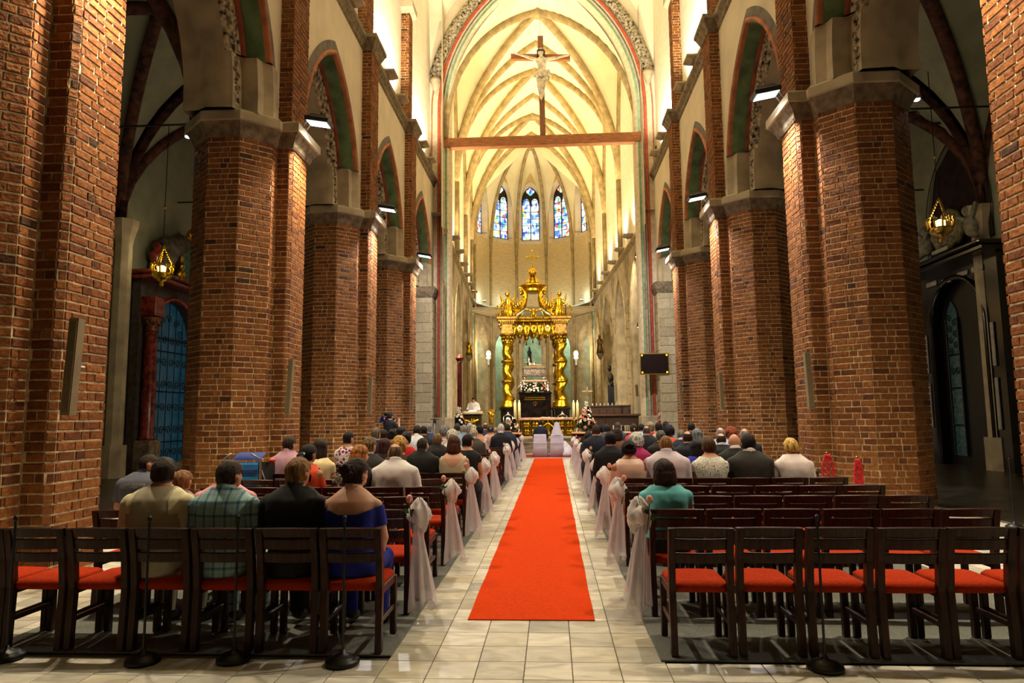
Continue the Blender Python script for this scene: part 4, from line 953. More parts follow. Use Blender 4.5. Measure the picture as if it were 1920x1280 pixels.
            for i in range(14):
                g = rr.uniform(0, 6.28); b.ell(c0+Vector((.045*math.cos(g), -.105+rr.uniform(-.02, .02), .03+.045*math.sin(g))), (.024, .02, .022), 7, 5)
        extra_hair(b)
    if kind != 'sit' or abs(hyaw) > .6:
        b = MB()
        for s in (-1, 1): b.ell(Vector(hd)+Vector((s*.031, .083, .008)), (.012, .008, .008), 8, 6)
        A = post(np.array([tuple(v) for v in b.v]), np.ones(len(b.v))); b.v = [tuple(v) for v in A]; b.obj('eyes', BLACKP, t, True)
    if extra: extra(t, hd, post, zo, ty)
    return t

def P(px, py, row, lab, **k):
    """a guest placed by the top of the head in the photograph and the row of chairs"""
    Y = ROWY[row-1]; p = aty(px, py, Y+.2); lod = k.pop('lod', 'n' if row <= 3 else 'm' if row <= 9 else 'f')
    z = min(1.42, max(1.14, p.z)); return person(lab, (p.x, Y+k.pop('dy', 0.), .016), z-.016, lod=lod, **k)
def clip(t, hd, post, zo, ty):
    b = MB(); c = Vector(hd)+Vector((-.03, -.152, -.02))
    for i in range(12):
        a = i*.9; r = .006+.0034*i; b.ell(c+Vector((r*math.cos(a), -.005*(i % 3), r*math.sin(a))), (.013, .008, .013), 6, 5)
    A = post(np.array([tuple(v) for v in b.v]), np.ones(len(b.v))); b.v = [tuple(v) for v in A]; b.obj('hair_flower', mat('grey_hair_flower', '#cfc8b8', .7), t, True)
    b = MB(); pts = [Vector((.085*math.cos(a), ty-.03+.085*math.sin(a), 1.075+.012*math.sin(a*1)-.045*max(0, -math.sin(a)))) for a in [2*math.pi*i/26 for i in range(26)]]
    for p in pts: b.ell(p, (.004, .004, .004), 5, 4)
    A = post(np.array([tuple(v) for v in b.v]), np.zeros(len(b.v))); b.v = [tuple(v) for v in A]; b.obj('necklace', SILVER, t, True)
def clip2(col, off=(.04, -.12, .02), r=.018):
    def f(t, hd, post, zo, ty):
        b = MB(); b.ell(Vector(hd)+Vector(off), (r, r*.6, r), 8, 6); A = post(np.array([tuple(v) for v in b.v]), np.ones(len(b.v))); b.v = [tuple(v) for v in A]; b.obj('hair_clip', mat('clip_'+col.strip('#'), col, .4), t, True)
    return f
def polo_print(t, hd, post, zo, ty):
    b = MB(); R = random.Random(3)
    x = -.1
    while x < .1:
        w_ = R.uniform(.012, .022); b.cbox((x, ty-.172+.5*x*x, 1.0-.3*x*x), (w_, .006, .02)); x += w_+.006
    A = post(np.array([tuple(v) for v in b.v]), np.zeros(len(b.v))); b.v = [tuple(v) for v in A]; b.obj('back_print', mat('white_print', '#c9c4b8', .7), t)
# ---- left of the aisle, nearest first
P(303, 862, 1, 'man in cream raglan shirt seated in the back row at the left', hc='#2b1c12', top='tee', tc='#b3a88f', sleeve='#ddd0a6', kx=1.1, skin='m', hyaw=.18, lean=.03, bottom='#2b2f3a')
P(427, 867, 1, 'man in teal plaid shirt in the back row left of the aisle', hc='#33231a', top='shirt', tc='@plaid', collar='@plaid', kx=1.06, hyaw=-.35, bottom='#2a3448')
P(556, 862, 1, 'blond man in black jacket in the back row beside the woman in blue', hc='#8a6134', top='suit', tc='#0c0b0b', collar='#0c0b0b', kx=1.0, hyaw=-.3, bottom='#0b0b0d')
P(664, 864, 1, 'woman in royal blue off-shoulder dress with dark updo in the back row', sex='F', hair='updo', hc='#2a0f10', top='off', tc='#16248f', hyaw=-.45, kx=1.08, bottom='#16248f', extra=clip, skin='p')
P(427, 872, 2, 'person in pale pink shirt hidden behind the plaid-shirt man, second row left', hc='#3a2a1c', top='shirt', tc='#d99aa0', kx=1.12, hpit=-.25)
P(338, 918, 2, 'small child with light brown hair beside the cream-shirt man', sex='F', hair='short', hc='#8a5c34', top='tee', tc='#b0a090', kx=.8)
P(270, 852, 3, 'man in grey polo shirt with printed back, turned to the right beside the pier', hc='#2a1d15', hair='buzz', top='tee', tc='#5d5f6c', collar='#2b3450', hyaw=-.95, kx=1.08, skin='l', lean=.06, extra=polo_print)
P(576, 836, 4, 'woman in orange-red top with long black ponytail left of the aisle', sex='F', hair='pony', hc='#0c0a0c', top='tank', tc='#e2471c', skin='m', hyaw=-.4, extra=clip2('#e8e8f0'))
P(672, 837, 4, 'woman with golden blond hair looking right behind the blue-dress woman', sex='F', hair='bob', hc='#a8692a', top='cap', tc='#2a201c', hyaw=-.7, extra=clip2('#7fc4d8', (.06, -.05, .07), .012))
P(742, 831, 4, 'balding man in white dress shirt left of the aisle', hair='fringe', hc='#6b553a', top='shirt', tc='#e9e2de', collar='#efe8e4', hyaw=.45, hpit=-.1, kx=1.1)
P(600, 825, 5, 'woman with long dark brown hair and cream satin top near second pier', sex='F', hair='long', hc='#2a1c14', top='cap', tc='~#e2cf9a')
P(691, 821, 5, 'light-haired man in dark suit behind the golden blond woman', hc='#7a5f38', top='suit', tc='#2a2722', collar='#c9c4c4', hyaw=-.4)
P(541, 820, 6, 'man in lilac shirt beside the blue pushchair', hc='#33221a', top='shirt', tc='#b98d9c', collar='#b98d9c', hyaw=-.3, skin='l')
P(721, 824, 7, 'woman with dark auburn hair in dark clothes, seventh row left', sex='F', hair='long', hc='#3c1614', top='cap', tc='#1c1210')
P(748, 822, 6, 'woman with curly blond hair in front of the white-shirt man', sex='F', hair='curly', hc='#c89a50', top='cap', tc='#4a3020')
P(791, 820, 6, 'man in black suit with cropped dark hair in front left of bob-haired woman', hc='#332a22', hair='buzz', top='suit', tc='#121110', collar='#1a1818', hyaw=-.35, kx=1.05)
P(851, 819, 6, 'woman with brown bob and beige low-backed dress at the aisle', sex='F', hair='bob', hc='#4a2514', top='scoop', tc='~#d8c8a4', kx=1.05, skin='p')
P(876, 815, 7, 'dark-haired person in black at the aisle beyond the beige dress', sex='F', hair='short', hc='#221610', top='cap', tc='#0f0d0e', hyaw=-.5)
P(652, 811, 8, 'woman with short dark hair and magenta circle-print dress by third pier', sex='F', hair='short', hc='#1d1210', top='cap', tc='@circles', hyaw=-.5)
P(761, 811, 8, 'dark-haired woman in red dress with hair flower left of the aisle', sex='F', hair='updo', hc='#120c0c', top='cap', tc='#c81f1a', extra=clip2('#f0e8e0', (-.05, -.08, .03), .012))
P(820, 812, 8, 'man with shaved blond head in black suit left of the aisle', hair='buzz', hc='#80603c', top='suit', tc='#171616', collar='#171616', skin='m')
P(704, 803, 9, 'grey-blond man in dark navy suit below the video camera', hc='#6a5a44', top='suit', tc='#161a2c', collar='#9fb4dc', hyaw=-.3)
P(719, 806, 11, 'dark-haired man seated just left of the girl with hair flower', hc='#2a1e18', top='suit', tc='#1b1614')
P(735, 806, 10, 'girl in red with black hair and white flower below the cameraman', sex='F', hair='updo', hc='#120c0c', top='cap', tc='#b01f1c', extra=clip2('#f0e8e0', (-.05, -.08, .03), .014))
P(752, 803, 12, 'person with dark curly hair, twelfth row left', sex='F', hair='curly', hc='#15100e', top='cap', tc='#15100e')
P(848, 808, 10, 'white-haired woman in pale jacket left of the aisle', sex='F', hair='curly', hc='#cfc8b4', top='cap', tc='#dcd6bc')
P(888, 804, 11, 'white-haired man in brown-grey suit near the aisle left', hc='#b9ae98', hair='short', top='suit', tc='#3f3a33', collar='#c8c4bc')
P(782, 798, 12, 'dark-haired man in white shirt beside third pier', hc='#2c1f17', top='shirt', tc='#e0e2ec', collar='#e8eaf2')
P(794, 799, 13, 'dark-haired person in black next to the blue-suited man', hc='#17120f', top='suit', tc='#121216')
P(834, 800, 12, 'grey-haired woman in speckled blouse left of the aisle', sex='F', hair='curly', hc='#77777a', top='cap', tc='@speckle')
P(870, 797, 13, 'grey-haired man in pale blue-grey shirt left', hair='short', hc='#8f877c', top='shirt', tc='#8fa6bd', collar='#8fa6bd', kx=1.05)
P(899, 798, 13, 'black-haired woman in white and blush dress left', sex='F', hair='short', hc='#120e0f', top='scoop', tc='#e3d3d6')
P(803, 794, 14, 'grey-haired man in blue suit by the tripod', hair='short', hc='#7d8088', top='suit', tc='#22406b')
P(919, 797, 15, 'woman in blush dress with blue flower in her hair', sex='F', hair='updo', hc='#5f5142', top='cap', tc='#d8ab9c', extra=clip2('#8fc2ea', (.02, -.12, .03), .028))
P(939, 795, 14, 'white-haired man in dark suit at the aisle near the altar', hair='short', hc='#d3cdc4', top='suit', tc='#0e1120', collar='#e2e2ea')
P(857, 793, 15, 'man with dark grey hair in blue shirt near the lectern flowers', hc='#3d3a3c', top='shirt', tc='#7f9cc4', kx=1.05)
P(888, 797, 15, 'woman with pale blond hair left near the altar', sex='F', hair='short', hc='#cdb98a', top='cap', tc='#c8c0b4')
P(929, 801, 17, 'grey-haired bowed head beside the white-haired man in suit', hair='fringe', hc='#8a8078', top='suit', tc='#4d4642')
P(881, 792, 16, 'silver-haired man near the lectern', hair='short', hc='#a5a8ae', top='suit', tc='#2b2e3a')
P(951, 795, 16, 'man in dark blue-grey suit nearest the aisle at the front left', hc='#2c2620', top='suit', tc='#253044')
P(910, 791, 17, 'bald man in navy jacket near the front left', hair='fringe', hc='#6a4a3c', top='suit', tc='#1d2c4e')
P(943, 791, 18, 'brown-haired person in front of the altar flowers left', hc='#3a241a', top='suit', tc='#2a2220')
# ---- right of the aisle
P(1245, 865, 2, 'woman with dark brown bob and turquoise top alone in second row right', sex='F', hair='bob', hc='#2e170b', top='cap', tc='#6cc8cf', kx=1.05, bottom='#20262b')
P(1179, 828, 5, 'woman in pale pink satin top with dark updo at the aisle right', sex='F', hair='updo', hc='#1e100d', top='tank', tc='~#e6bda8', kx=1.12, skin='m', bottom='#d8ab9c')
P(1248, 816, 5, 'balding man in pale lilac shirt behind the turquoise woman', hair='buzz', hc='#8a6238', top='shirt', tc='#d9c9d2', collar='#dccdd6', skin='m', kx=1.16)
P(1329, 822, 5, 'woman in white blouse with blue floral print right of the aisle', sex='F', hair='short', hc='#4f3018', top='cap', tc='@floral', kx=1.12)
P(1403, 815, 5, 'dark-haired man in charcoal suit right of the aisle', hc='#1d1411', top='suit', tc='#2c2724', collar='#d8cfc4', kx=1.14)
P(1483, 823, 5, 'woman with short blond hair in white jacket at far right', sex='F', hair='short', hc='#d6b05e', top='suit', tc='#ddd0cc', kx=1.14)
P(1306, 827, 6, 'woman in royal blue dress with long black hair right of the aisle', sex='F', hair='long', hc='#100c10', top='tank', tc='#2a26a0')
P(1377, 813, 6, 'completely bald man in black suit right of the aisle', hair='none', top='suit', tc='#171513', collar='#e8e4dc', kx=1.08, skin='l')
P(1144, 811, 7, 'short dark-haired woman in black at the aisle right', sex='F', hair='short', hc='#140f10', top='suit', tc='#0f0f16', kx=1.12)
P(1193, 815, 7, 'white-haired woman in magenta jacket right of the aisle', sex='F', hair='curly', hc='#cfcfc6', top='suit', tc='#b02560')
P(1289, 808, 8, 'bald man with dark fringe in navy suit right of the aisle', hair='fringe', hc='#2c211c', top='suit', tc='#0f1222')
P(1352, 812, 8, 'balding man in black suit with white collar before the fourth pier', hair='fringe', hc='#3a2b22', top='suit', tc='#101014', collar='#e2e2e6')
P(1239, 808, 9, 'grey-haired man in dark suit in front of the lilac-shirt man', hair='short', hc='#5a5850', top='suit', tc='#16140f')
P(1277, 805, 10, 'grey crop-haired man in navy suit with white collar right', hair='buzz', hc='#6f685c', top='suit', tc='#11172a', collar='#e4e8f4')
P(1307, 805, 9, 'woman with long wavy grey hair right of the aisle', sex='F', hair='long', hc='#73767a', top='suit', tc='#14141c')
P(1351, 801, 9, 'bald grey man with light blue collar by the right pier', hair='fringe', hc='#9a938a', top='shirt', tc='#a9bbd8', collar='#c4d2ea')
P(1396, 803, 9, 'bald grey-fringed man in dark suit at the right pier', hair='fringe', hc='#8a8078', top='suit', tc='#15161f', kx=1.1)
P(1157, 803, 10, 'brown-haired woman in brown dress right of the aisle', sex='F', hair='bob', hc='#2e1c17', top='cap', tc='#6a4428')
P(1371, 803, 10, 'woman with curly red hair before the right pier', sex='F', hair='curly', hc='#8a3d1a', top='cap', tc='#3a2a24')
P(1117, 797, 11, 'brown-haired man in dark navy suit at the aisle right', hc='#3a281e', top='suit', tc='#12172a', kx=1.12)
P(1254, 799, 11, 'woman with black curly hair and orange top right', sex='F', hair='curly', hc='#140d18', top='cap', tc='#cc4a1c')
P(1103, 809, 12, 'small dark head of a child at the aisle right', sex='F', hair='short', hc='#2c2a2c', top='tee', tc='#2a2c38', kx=.8)
P(1212, 798, 12, 'balding man in black suit behind the pink jacket woman', hair='fringe', hc='#4f4840', top='suit', tc='#10141c', kx=1.12)
P(1137, 795, 13, 'dark grey-haired man in blue-grey suit right near the front', hc='#2d2d33', top='suit', tc='#3f5266', kx=1.08)
P(1235, 792, 13, 'dark brown-haired woman near the flower stand right', sex='F', hair='short', hc='#2a1c14', top='cap', tc='#c9b49a')
P(1126, 797, 14, 'black-haired woman in white blouse right near the front', sex='F', hair='short', hc='#171314', top='cap', tc='#d9dbe2')
P(1188, 795, 14, 'woman in coral pink jacket with banded updo right', sex='F', hair='updo', hc='#4a362c', top='suit', tc='#d8435c', extra=clip2('#d8d2c0', (0, -.13, .0), .02))
P(1296, 793, 14, 'tall dark-haired man by the farthest right pier', hc='#1b1311', top='suit', tc='#1a1a22')
P(1219, 793, 15, 'woman with ash blond hair and red dress right', sex='F', hair='curly', hc='#9a8a6c', top='cap', tc='#b8203c')
P(1158, 792, 16, 'grey-brown-haired man in grey suit in front of the choir stalls', hc='#54473f', top='suit', tc='#3c4a56')
P(1203, 795, 16, 'dark-haired man in pale blue shirt in front of the stalls', hc='#20202a', top='shirt', tc='#b5c6e2')
P(1248, 790, 17, 'dark-haired man in light blue shirt below the flower stand', hc='#23201e', top='shirt', tc='#a9bede')
# ================================================================== CROSS BEAM
bl, br = aty(838, 266, 31.05), aty(1195, 262, 31.05)
b = MB(); zc = (bl.z+br.z)/2; b.cbox(((bl.x+br.x)/2, 31.1, zc), (br.x-bl.x+.5, .42, .46), bev=.03)
tag(b.obj('rood_beam', OAK), 'long warm oak beam spanning the chancel arch under the crucifix', 'beam')
base = aty(1018, 256, 31.0); top = aty(1013, 69, 31.0); ZB = zc+.24
t = thing('crucifix', 'large wooden crucifix with carved white figure standing on the oak beam', 'crucifix', (base.x, 31.0, ZB))
HT = top.z-ZB; tl = (top.x-base.x)/HT
b = MB(); b.loft([[(tl*z-.13, -.1, z), (tl*z+.13, -.1, z), (tl*z+.13, .1, z), (tl*z-.13, .1, z)] for z in (0, HT)]); b.obj('upright', CROSSW, t)
az = aty(1013, 108, 31.).z-ZB; xl, xr = aty(958, 106, 31.).x-base.x, aty(1069, 113, 31.).x-base.x
b = MB(); b.loft([[(x, -.13, z-.13), (x, .07, z-.13), (x, .07, z+.13), (x, -.13, z+.13)] for x, z in ((xl, az+.06), (xr, az-.1))]); b.obj('crossbar', OAK, t)
def carved(J, voxel, name, m, parent, loc, sc):
    b = MB()
    for a, c, ra, rb in J: b.caps(a, c, ra, rb, 10)
    me = b.mesh('tmp', m); o = bpy.data.objects.new('tmp', me); COL.objects.link(o); md = o.modifiers.new('r', 'REMESH'); md.mode = 'VOXEL'; md.voxel_size = voxel
    md = o.modifiers.new('s', 'SMOOTH'); md.iterations = 3; dg = bpy.context.evaluated_depsgraph_get(); nm = bpy.data.meshes.new_from_object(o.evaluated_get(dg))
    bpy.data.objects.remove(o); nm.polygons.foreach_set('use_smooth', [True]*len(nm.polygons)); r = link(name, nm, parent); r.location = loc; r.scale = (sc, sc, sc); return r
IV = mat('painted_ivory', '#d9cdb4', .6, var=.2, scale=9)
xc = tl*az
J = [((0, 0, .95), (0, -.02, 1.35), .13, .17), ((0, -.02, 1.35), (0, -.03, 1.5), .1, .06), ((-.02, -.08, 1.62), (-.02, -.07, 1.7), .1, .1), ((-.09, 0, .92), (-.1, -.1, .5), .1, .075), ((-.1, -.1, .5), (-.04, -.02, .1), .07, .045), ((.09, 0, .92), (.07, -.1, .5), .1, .075), ((.07, -.1, .5), (0, -.04, .1), .07, .045), ((-.03, -.03, .1), (-.02, -.12, -.02), .05, .03),
     ((-.16, 0, 1.42), (-.5, 0, 1.55), .07, .05), ((-.5, 0, 1.55), (-.85, -.02, 1.66), .05, .035), ((-.85, -.02, 1.66), (-.95, -.04, 1.68), .035, .02), ((.16, 0, 1.42), (.5, 0, 1.47), .07, .05), ((.5, 0, 1.47), (.85, -.02, 1.52), .05, .035), ((.85, -.02, 1.52), (.95, -.04, 1.53), .035, .02)]
fz_ = aty(1018, 192, 31.).z-ZB; hz_ = aty(1014, 97, 31.).z-ZB; sc = (hz_-fz_)/1.78
fig = carved(J, .03, 'carved_figure', IV, t, (xc+.03, -.2, fz_), sc)
b = MB(); b.lathe([(.2, .78), (.24, .85), (.19, 1.0), (.16, 1.03)], 12, (0, -.02, 0)); b.tube([(.2, -.08, 1.0), (.26, -.1, .8), (.24, -.1, .62)], [.06, .07, .03], 7); b.tube([(-.19, -.05, .95), (-.24, -.08, .78)], [.05, .03], 7); lc = b.obj('loincloth', IV, t, True); lc.location = fig.location; lc.scale = fig.scale
b = MB()
for i in range(14): a = 2*math.pi*i/14; b.ell((-.02+.1*math.cos(a), -.06+.1*math.sin(a), 1.7+.03*math.sin(a)), (.035, .03, .05), 6, 5)
b.tube([(-.1, -.03, 1.7), (-.13, -.05, 1.5)], [.05, .03], 6); b.tube([(.08, -.03, 1.7), (.1, -.05, 1.5)], [.05, .03], 6); hr = b.obj('figure_hair', mat('figure_hair', '#4a3a28', .8), t, True); hr.location = fig.location; hr.scale = fig.scale
b = MB(); b.tube([(tl*HT, 0, HT), (tl*HT, 0, HT+6)], .012, 5); b.obj('hanging_wire', GREYM, t)
# ================================================================== ALTAR CANOPY (baldachin)
FZ = .6
cx, cy = -.66, 40.5
cn = thing('altar_canopy', 'tall gilded altar canopy on four twisted columns with angels and cross', 'canopy', (cx, cy, FZ), DEL)
HXc, HYc = 1.53, 1.45
for sx in (-1, 1):
    for sy in (-1, 1):
        X, Y = sx*HXc, sy*HYc
        p = MB(); p.cbox((X, Y, .06), (.98, .98, .12), bev=.02); p.cbox((X, Y, .72), (.82, .82, 1.24), bev=.02); p.cbox((X, Y, 1.4), (.96, .96, .14), bev=.03); po = p.obj('pedestal', BLACKM, cn)
        if sy < 0:
            e = MB(); yy = Y-.43
            e.ell((X, yy, .72), (.17, .04, .22), 12, 8); e.tube([(X-.24, yy, 1.0), (X-.26, yy, .75), (X-.14, yy-.02, .46), (X, yy-.02, .4), (X+.14, yy-.02, .46), (X+.26, yy, .75), (X+.24, yy, 1.0)], .025, 6)
            for k in range(5): e.tube([(X-.22+.11*k, yy, .98), (X, yy-.02, 1.14)], .018, 5)
            e.cbox((X, yy, 1.15), (.04, .03, .2)); e.cbox((X, yy, 1.18), (.14, .03, .035)); e.obj('crest_relief', SILVER, po, True)
        bs = MB(); bs.lathe([(.46, 1.47), (.46, 1.58), (.4, 1.62), (.43, 1.68), (.36, 1.74), (.38, 1.8), (.3, 1.9)], 16, (X, Y, 0)); bs.obj('column_base', GOLD, cn, True)
        c = MB(); R = []; n = 16; NS = 60
        for i in range(NS+1):
            f = i/NS; z = 1.9+3.25*f; ph = sx*f*2*math.pi*3; rad = .29-.03*f
            ring = []
            for k in range(n):
                q = 2*math.pi*k/n; rr = rad*(1+.13*math.cos(2*(q-ph*.5)))
                ring.append((X+.07*math.cos(ph)+rr*math.cos(q), Y+.07*math.sin(ph)+rr*math.sin(q), z))
            R.append(ring)
        c.loft(R); co = c.obj('twisted_column', GOLD, cn, True)
        for z in (2.95, 4.1): r = MB(); r.lathe([(.3, z-.1), (.36, z-.06), (.38, z), (.36, z+.06), (.3, z+.1)], 16, (X, Y, 0)); r.obj('column_ring', GOLDD, co, True)
        c = MB(); c.lathe([(.24, 5.1), (.3, 5.14), (.26, 5.2), (.28, 5.4), (.38, 5.58), (.42, 5.62), (.42, 5.66)], 14, (X, Y, 0))
        for k in range(10):
            for zz, rr in ((5.28, .28), (5.46, .33)): a = 2*math.pi*(k+.5*(zz > 5.4))/10; c.ell((X+rr*math.cos(a), Y+rr*math.sin(a), zz), (.06, .06, .1), 6, 5)
        c.obj('capital', GOLDD, cn, True)
        c = MB(); c.cbox((X, Y, 5.78), (.7, .7, .2), bev=.02); c.cbox((X, Y, 6.06), (.62, .62, .38), bev=.01); c.cbox((X, Y, 6.3), (.84, .84, .12), bev=.03); c.cbox((X, Y, 6.42), (1.06, 1.06, .14), bev=.04); c.cbox((X, Y, 6.56), (1.24, 1.24, .16), bev=.05); c.obj('entablature_block', mat('gilded_marble', '#b98a3c', .35, .55, var=.25, scale=8), cn)
        if sy < 0:
            d = MB()
            for k in range(7): d.cbox((X-.36+.12*k, Y-.53, 6.36), (.06, .06, .08))
            d.obj('dentils', GOLD, cn)
for a, c_ in (((0, -HYc), (2*HXc+.4, .7)), ((0, HYc), (2*HXc+.4, .7)), ((-HXc, 0), (.7, 2*HYc+.4)), ((HXc, 0), (.7, 2*HYc+.4))):
    b = MB(); b.cbox((*a, 6.44), (c_[0], c_[1]*.7 if c_[1] < 1 else c_[1], .14), bev=.03); b.cbox((*a, 6.57), (c_[0], c_[1], .14), bev=.04); b.obj('cornice', GOLDD, cn)
for sy in (-1, 1):                         # tasselled lambrequin valance
    b = MB(); b.cbox((0, sy*HYc, 6.16), (2*HXc-.5, .06, .42), bev=.01); b.obj('valance_band', GOLDD, cn)
    for k in range(7):
        x = -1.2+.4*k; low = 5.72 if k % 2 else 5.6
        b = MB(); b.loft([[(x+.17*math.cos(q)*w_, sy*HYc-sy*-.05+.02*math.sin(q), z) for q in [2*math.pi*j/10 for j in range(10)]] for z, w_ in ((6.4, 1.), (5.95, 1.), (low+.1, .8), (low, .35))]); vo = b.obj('valance_lappet', GOLD, cn, True)
        b = MB(); b.ell((x, sy*(HYc+.05), 6.1), (.1, .04, .13), 8, 6); b.ell((x, sy*(HYc+.06), low+.2), (.07, .03, .08), 8, 6); b.obj('lappet_emblem', SILVER if k in (1, 5) else GOLDD, vo, True)
        b = MB(); b.lathe([(.01, .12), (.03, .08), (.045, 0), (.05, -.12)], 8, (x, sy*HYc, low-.14)); b.obj('tassel', GOLDD, vo, True)
def angel(X, Y, mir):
    a = MB(); a.lathe([(.22, 0), (.24, .12), (.2, .35), (.19, .6), (.13, .8), (.17, 1.0), (.13, 1.12), (.06, 1.18), (.06, 1.25)], 14, (X-mir*.02, Y, 6.65), 1.15, .8); a.ell((X+mir*.03, Y-.03, 8.02), (.13, .14, .16), 10, 8)
    for k in range(9): q = k*.7; a.tube([(X+.26*math.cos(q), Y+.26*math.sin(q), 6.67), (X+.2*math.cos(q+.2), Y+.2*math.sin(q+.2), 7.05), (X+.15*math.cos(q+.3), Y+.15*math.sin(q+.3), 7.4)], [.07, .05, .03], 6)
    a.caps((X+mir*.18, Y, 7.62), (X+mir*.42, Y-.1, 7.42), .065, .05); a.caps((X+mir*.42, Y-.1, 7.42), (X+mir*.55, Y-.12, 7.2), .05, .035); a.caps((X-mir*.16, Y, 7.62), (X-mir*.3, Y-.2, 7.4), .065, .05)
    o = a.obj('angel_figure', GOLD, cn, True)
    for s in (-1, 1):
        w_ = MB()
        for k in range(6): w_.tube([(X+s*.12, Y+.12, 7.6-.08*k), (X+s*(.36+.01*k), Y+.2, 7.8-.14*k), (X+s*(.5-.04*k), Y+.24, 8.25-.34*k)], [.06, .085, .015], 6, flat=.5)
        w_.obj('wing', GOLD, o, True)
    g = MB(); g.tube([(X+mir*.6, Y-.1, 7.3), (X+mir*.72, Y-.1, 7.0), (X+mir*.6, Y-.1, 6.72)], .03, 6)
    for k in range(7): g.ell((X+mir*(.6+.1*math.sin(k*.5)), Y-.1, 7.3-.09*k), (.05, .05, .06), 6, 5)
    g.obj('garland', GOLDD, o, True)
for sx in (-1, 1):
    for sy in (-1, 1): angel(sx*(HXc-.05), sy*HYc, sx)
for sx in (-1, 1):                          # volute brackets rising to the crown
    for sy in (-1, 1):
        b = MB(); pts = [(sx*1.35, sy*1.3, 6.75), (sx*1.05, sy*1.0, 6.95), (sx*.75, sy*.7, 7.25), (sx*.5, sy*.46, 7.7), (sx*.42, sy*.38, 8.15), (sx*.5, sy*.45, 8.4), (sx*.62, sy*.55, 8.35), (sx*.58, sy*.5, 8.2)]
        b.tube(pts, [.14, .16, .16, .14, .12, .11, .08, .04], 8)
        for k in range(14): f = k/13*6; i = min(5, int(f)); p = Vector(pts[i]).lerp(Vector(pts[i+1]), f-i); b.ell(p+Vector((sx*.1, -.05, .12-.05*(k % 2))), (.07, .07, .13), 6, 5)
        b.obj('volute', GOLD, cn, True)
    b = MB()
    for k in range(5): b.tube([(sx*(.7+.12*k), -.9, 7.1-.05*k), (sx*(.78+.14*k), -.95, 7.6-.06*k), (sx*(.72+.16*k), -.95, 8.0-.14*k)], [.05, .06, .01], 6)
    b.obj('plume', GOLD, cn, True)
    b = MB(); b.tube([(sx*.4, -.9, 7.25), (sx*.8, -1.0, 6.95), (sx*1.15, -1.1, 6.75)], .07, 6); b.obj('curved_brace', mat('pale_patina', '#b9c8b0', .4, .4), cn, True)
b = MB(); b.ell((0, -1.35, 7.1), (.12, .1, .1), 8, 6); b.tube([(0, -1.35, 6.7), (0, -1.35, 7.05)], [.1, .08], 8)
for s in (-1, 1): b.tube([(s*.05, -1.35, 7.0), (s*.3, -1.35, 7.12), (s*.55, -1.35, 7.1)], [.06, .07, .02], 6)
for k in range(4): b.tube([(-.12+.08*k, -1.35, 6.62), (-.12+.08*k, -1.38, 6.85)], .04, 6)
b.obj('eagle_finial', GOLD, cn, True)
b = MB(); b.lathe([(.5, 8.35), (.62, 8.42), (.55, 8.52), (.62, 8.6), (.85, 8.68), (.9, 8.72), (.86, 8.78), (.5, 8.84), (.36, 8.86)], 20); b.obj('crown_ring', GOLD, cn, True)
b = MB()
for k in range(8): a = 2*math.pi*k/8; b.tube([(.34*math.cos(a), .34*math.sin(a), 8.85), (.3*math.cos(a), .3*math.sin(a), 9.1), (.12*math.cos(a), .12*math.sin(a), 9.4)], [.07, .06, .05], 6)
b.ell((0, 0, 9.0), (.22, .22, .22), 10, 8); b.obj('crown_scrolls', GOLD, cn, True)
b = MB(); b.ell((0, 0, 9.62), (.25, .25, .24), 14, 10); b.obj('orb', GOLD, cn, True)
b = MB(); b.cbox((0, 0, 10.35), (.09, .07, 1.1), bev=.01); b.cbox((0, 0, 10.55), (.62, .07, .09), bev=.01)
for x, z in ((-.31, 10.55), (.31, 10.55), (0, 10.92), (0, 9.84)): b.ell((x, 0, z), (.07, .05, .07), 8, 6)
b.obj('finial_cross', mat('bright_gilding', '#ffd24a', .25, 1.), cn)
# ================================================================== TOMB AND RELIQUARY
t = thing('marble_tomb', 'black marble tomb with gold lettering under the golden canopy', 'tomb', (cx+.05, cy-.3, FZ), DEL)
b = MB(); b.cbox((0, 0, .1), (2.2, 1.5, .2), bev=.02); b.cbox((0, 0, 1.2), (1.84, 1.2, 2.1), bev=.03); b.cbox((0, 0, 2.3), (1.96, 1.3, .1), bev=.02); b.obj('block', BLACKM, t)
b = MB(); R = random.Random(4)
for z, x0, x1 in ((2.05, -.56, .56), (1.94, -.62, .62)):
    x = x0
    while x < x1: w_ = R.uniform(.02, .045); b.cbox((x, -.606, z), (w_, .012, .05)); x += w_+.014
b.obj('gold_lettering', GOLD, t)
b = MB(); b.loft([[(r*math.cos(q), -.606, 1.7+r*math.sin(q)) for q in [2*math.pi*k/20 for k in range(20)]] for r in (.12, .1)], cap=False); b.tube([(0, -.61, 1.62), (.03, -.61, 1.7), (0, -.61, 1.78)], .018, 6); b.obj('gold_emblem', GOLD, t)
t = thing('silver_reliquary', 'ornate silver coffin reliquary with reclining figure above the tomb', 'reliquary', (cx+.02, cy-.1, FZ+2.35), DEL)
for k in range(4):
    b = MB(); sx, sy = (-1, 1)[k % 2], (-1, 1)[k//2]; X, Y = sx*.62, sy*.35; b.lathe([(.1, 0), (.06, .1), (.09, .3), (.05, .5), (.1, .62)], 10, (X, Y, 0)); b.obj('support', SILVER, t, True)
b = MB(); b.cbox((0, 0, .68), (1.5, .95, .1), bev=.02); b.obj('pink_shelf', MARBLEP, t)
for k in range(4):
    b = MB(); sx, sy = (-1, 1)[k % 2], (-1, 1)[k//2]; X, Y = sx*.56, sy*.3; b.ell((X, Y, .82), (.1, .09, .12), 8, 6); b.ell((X+sx*.03, Y, .97), (.06, .06, .07), 8, 6); b.tube([(X, Y, .85), (X+sx*.16, Y, .95)], [.05, .015], 6); b.obj('eagle_foot', SILVER, t, True)
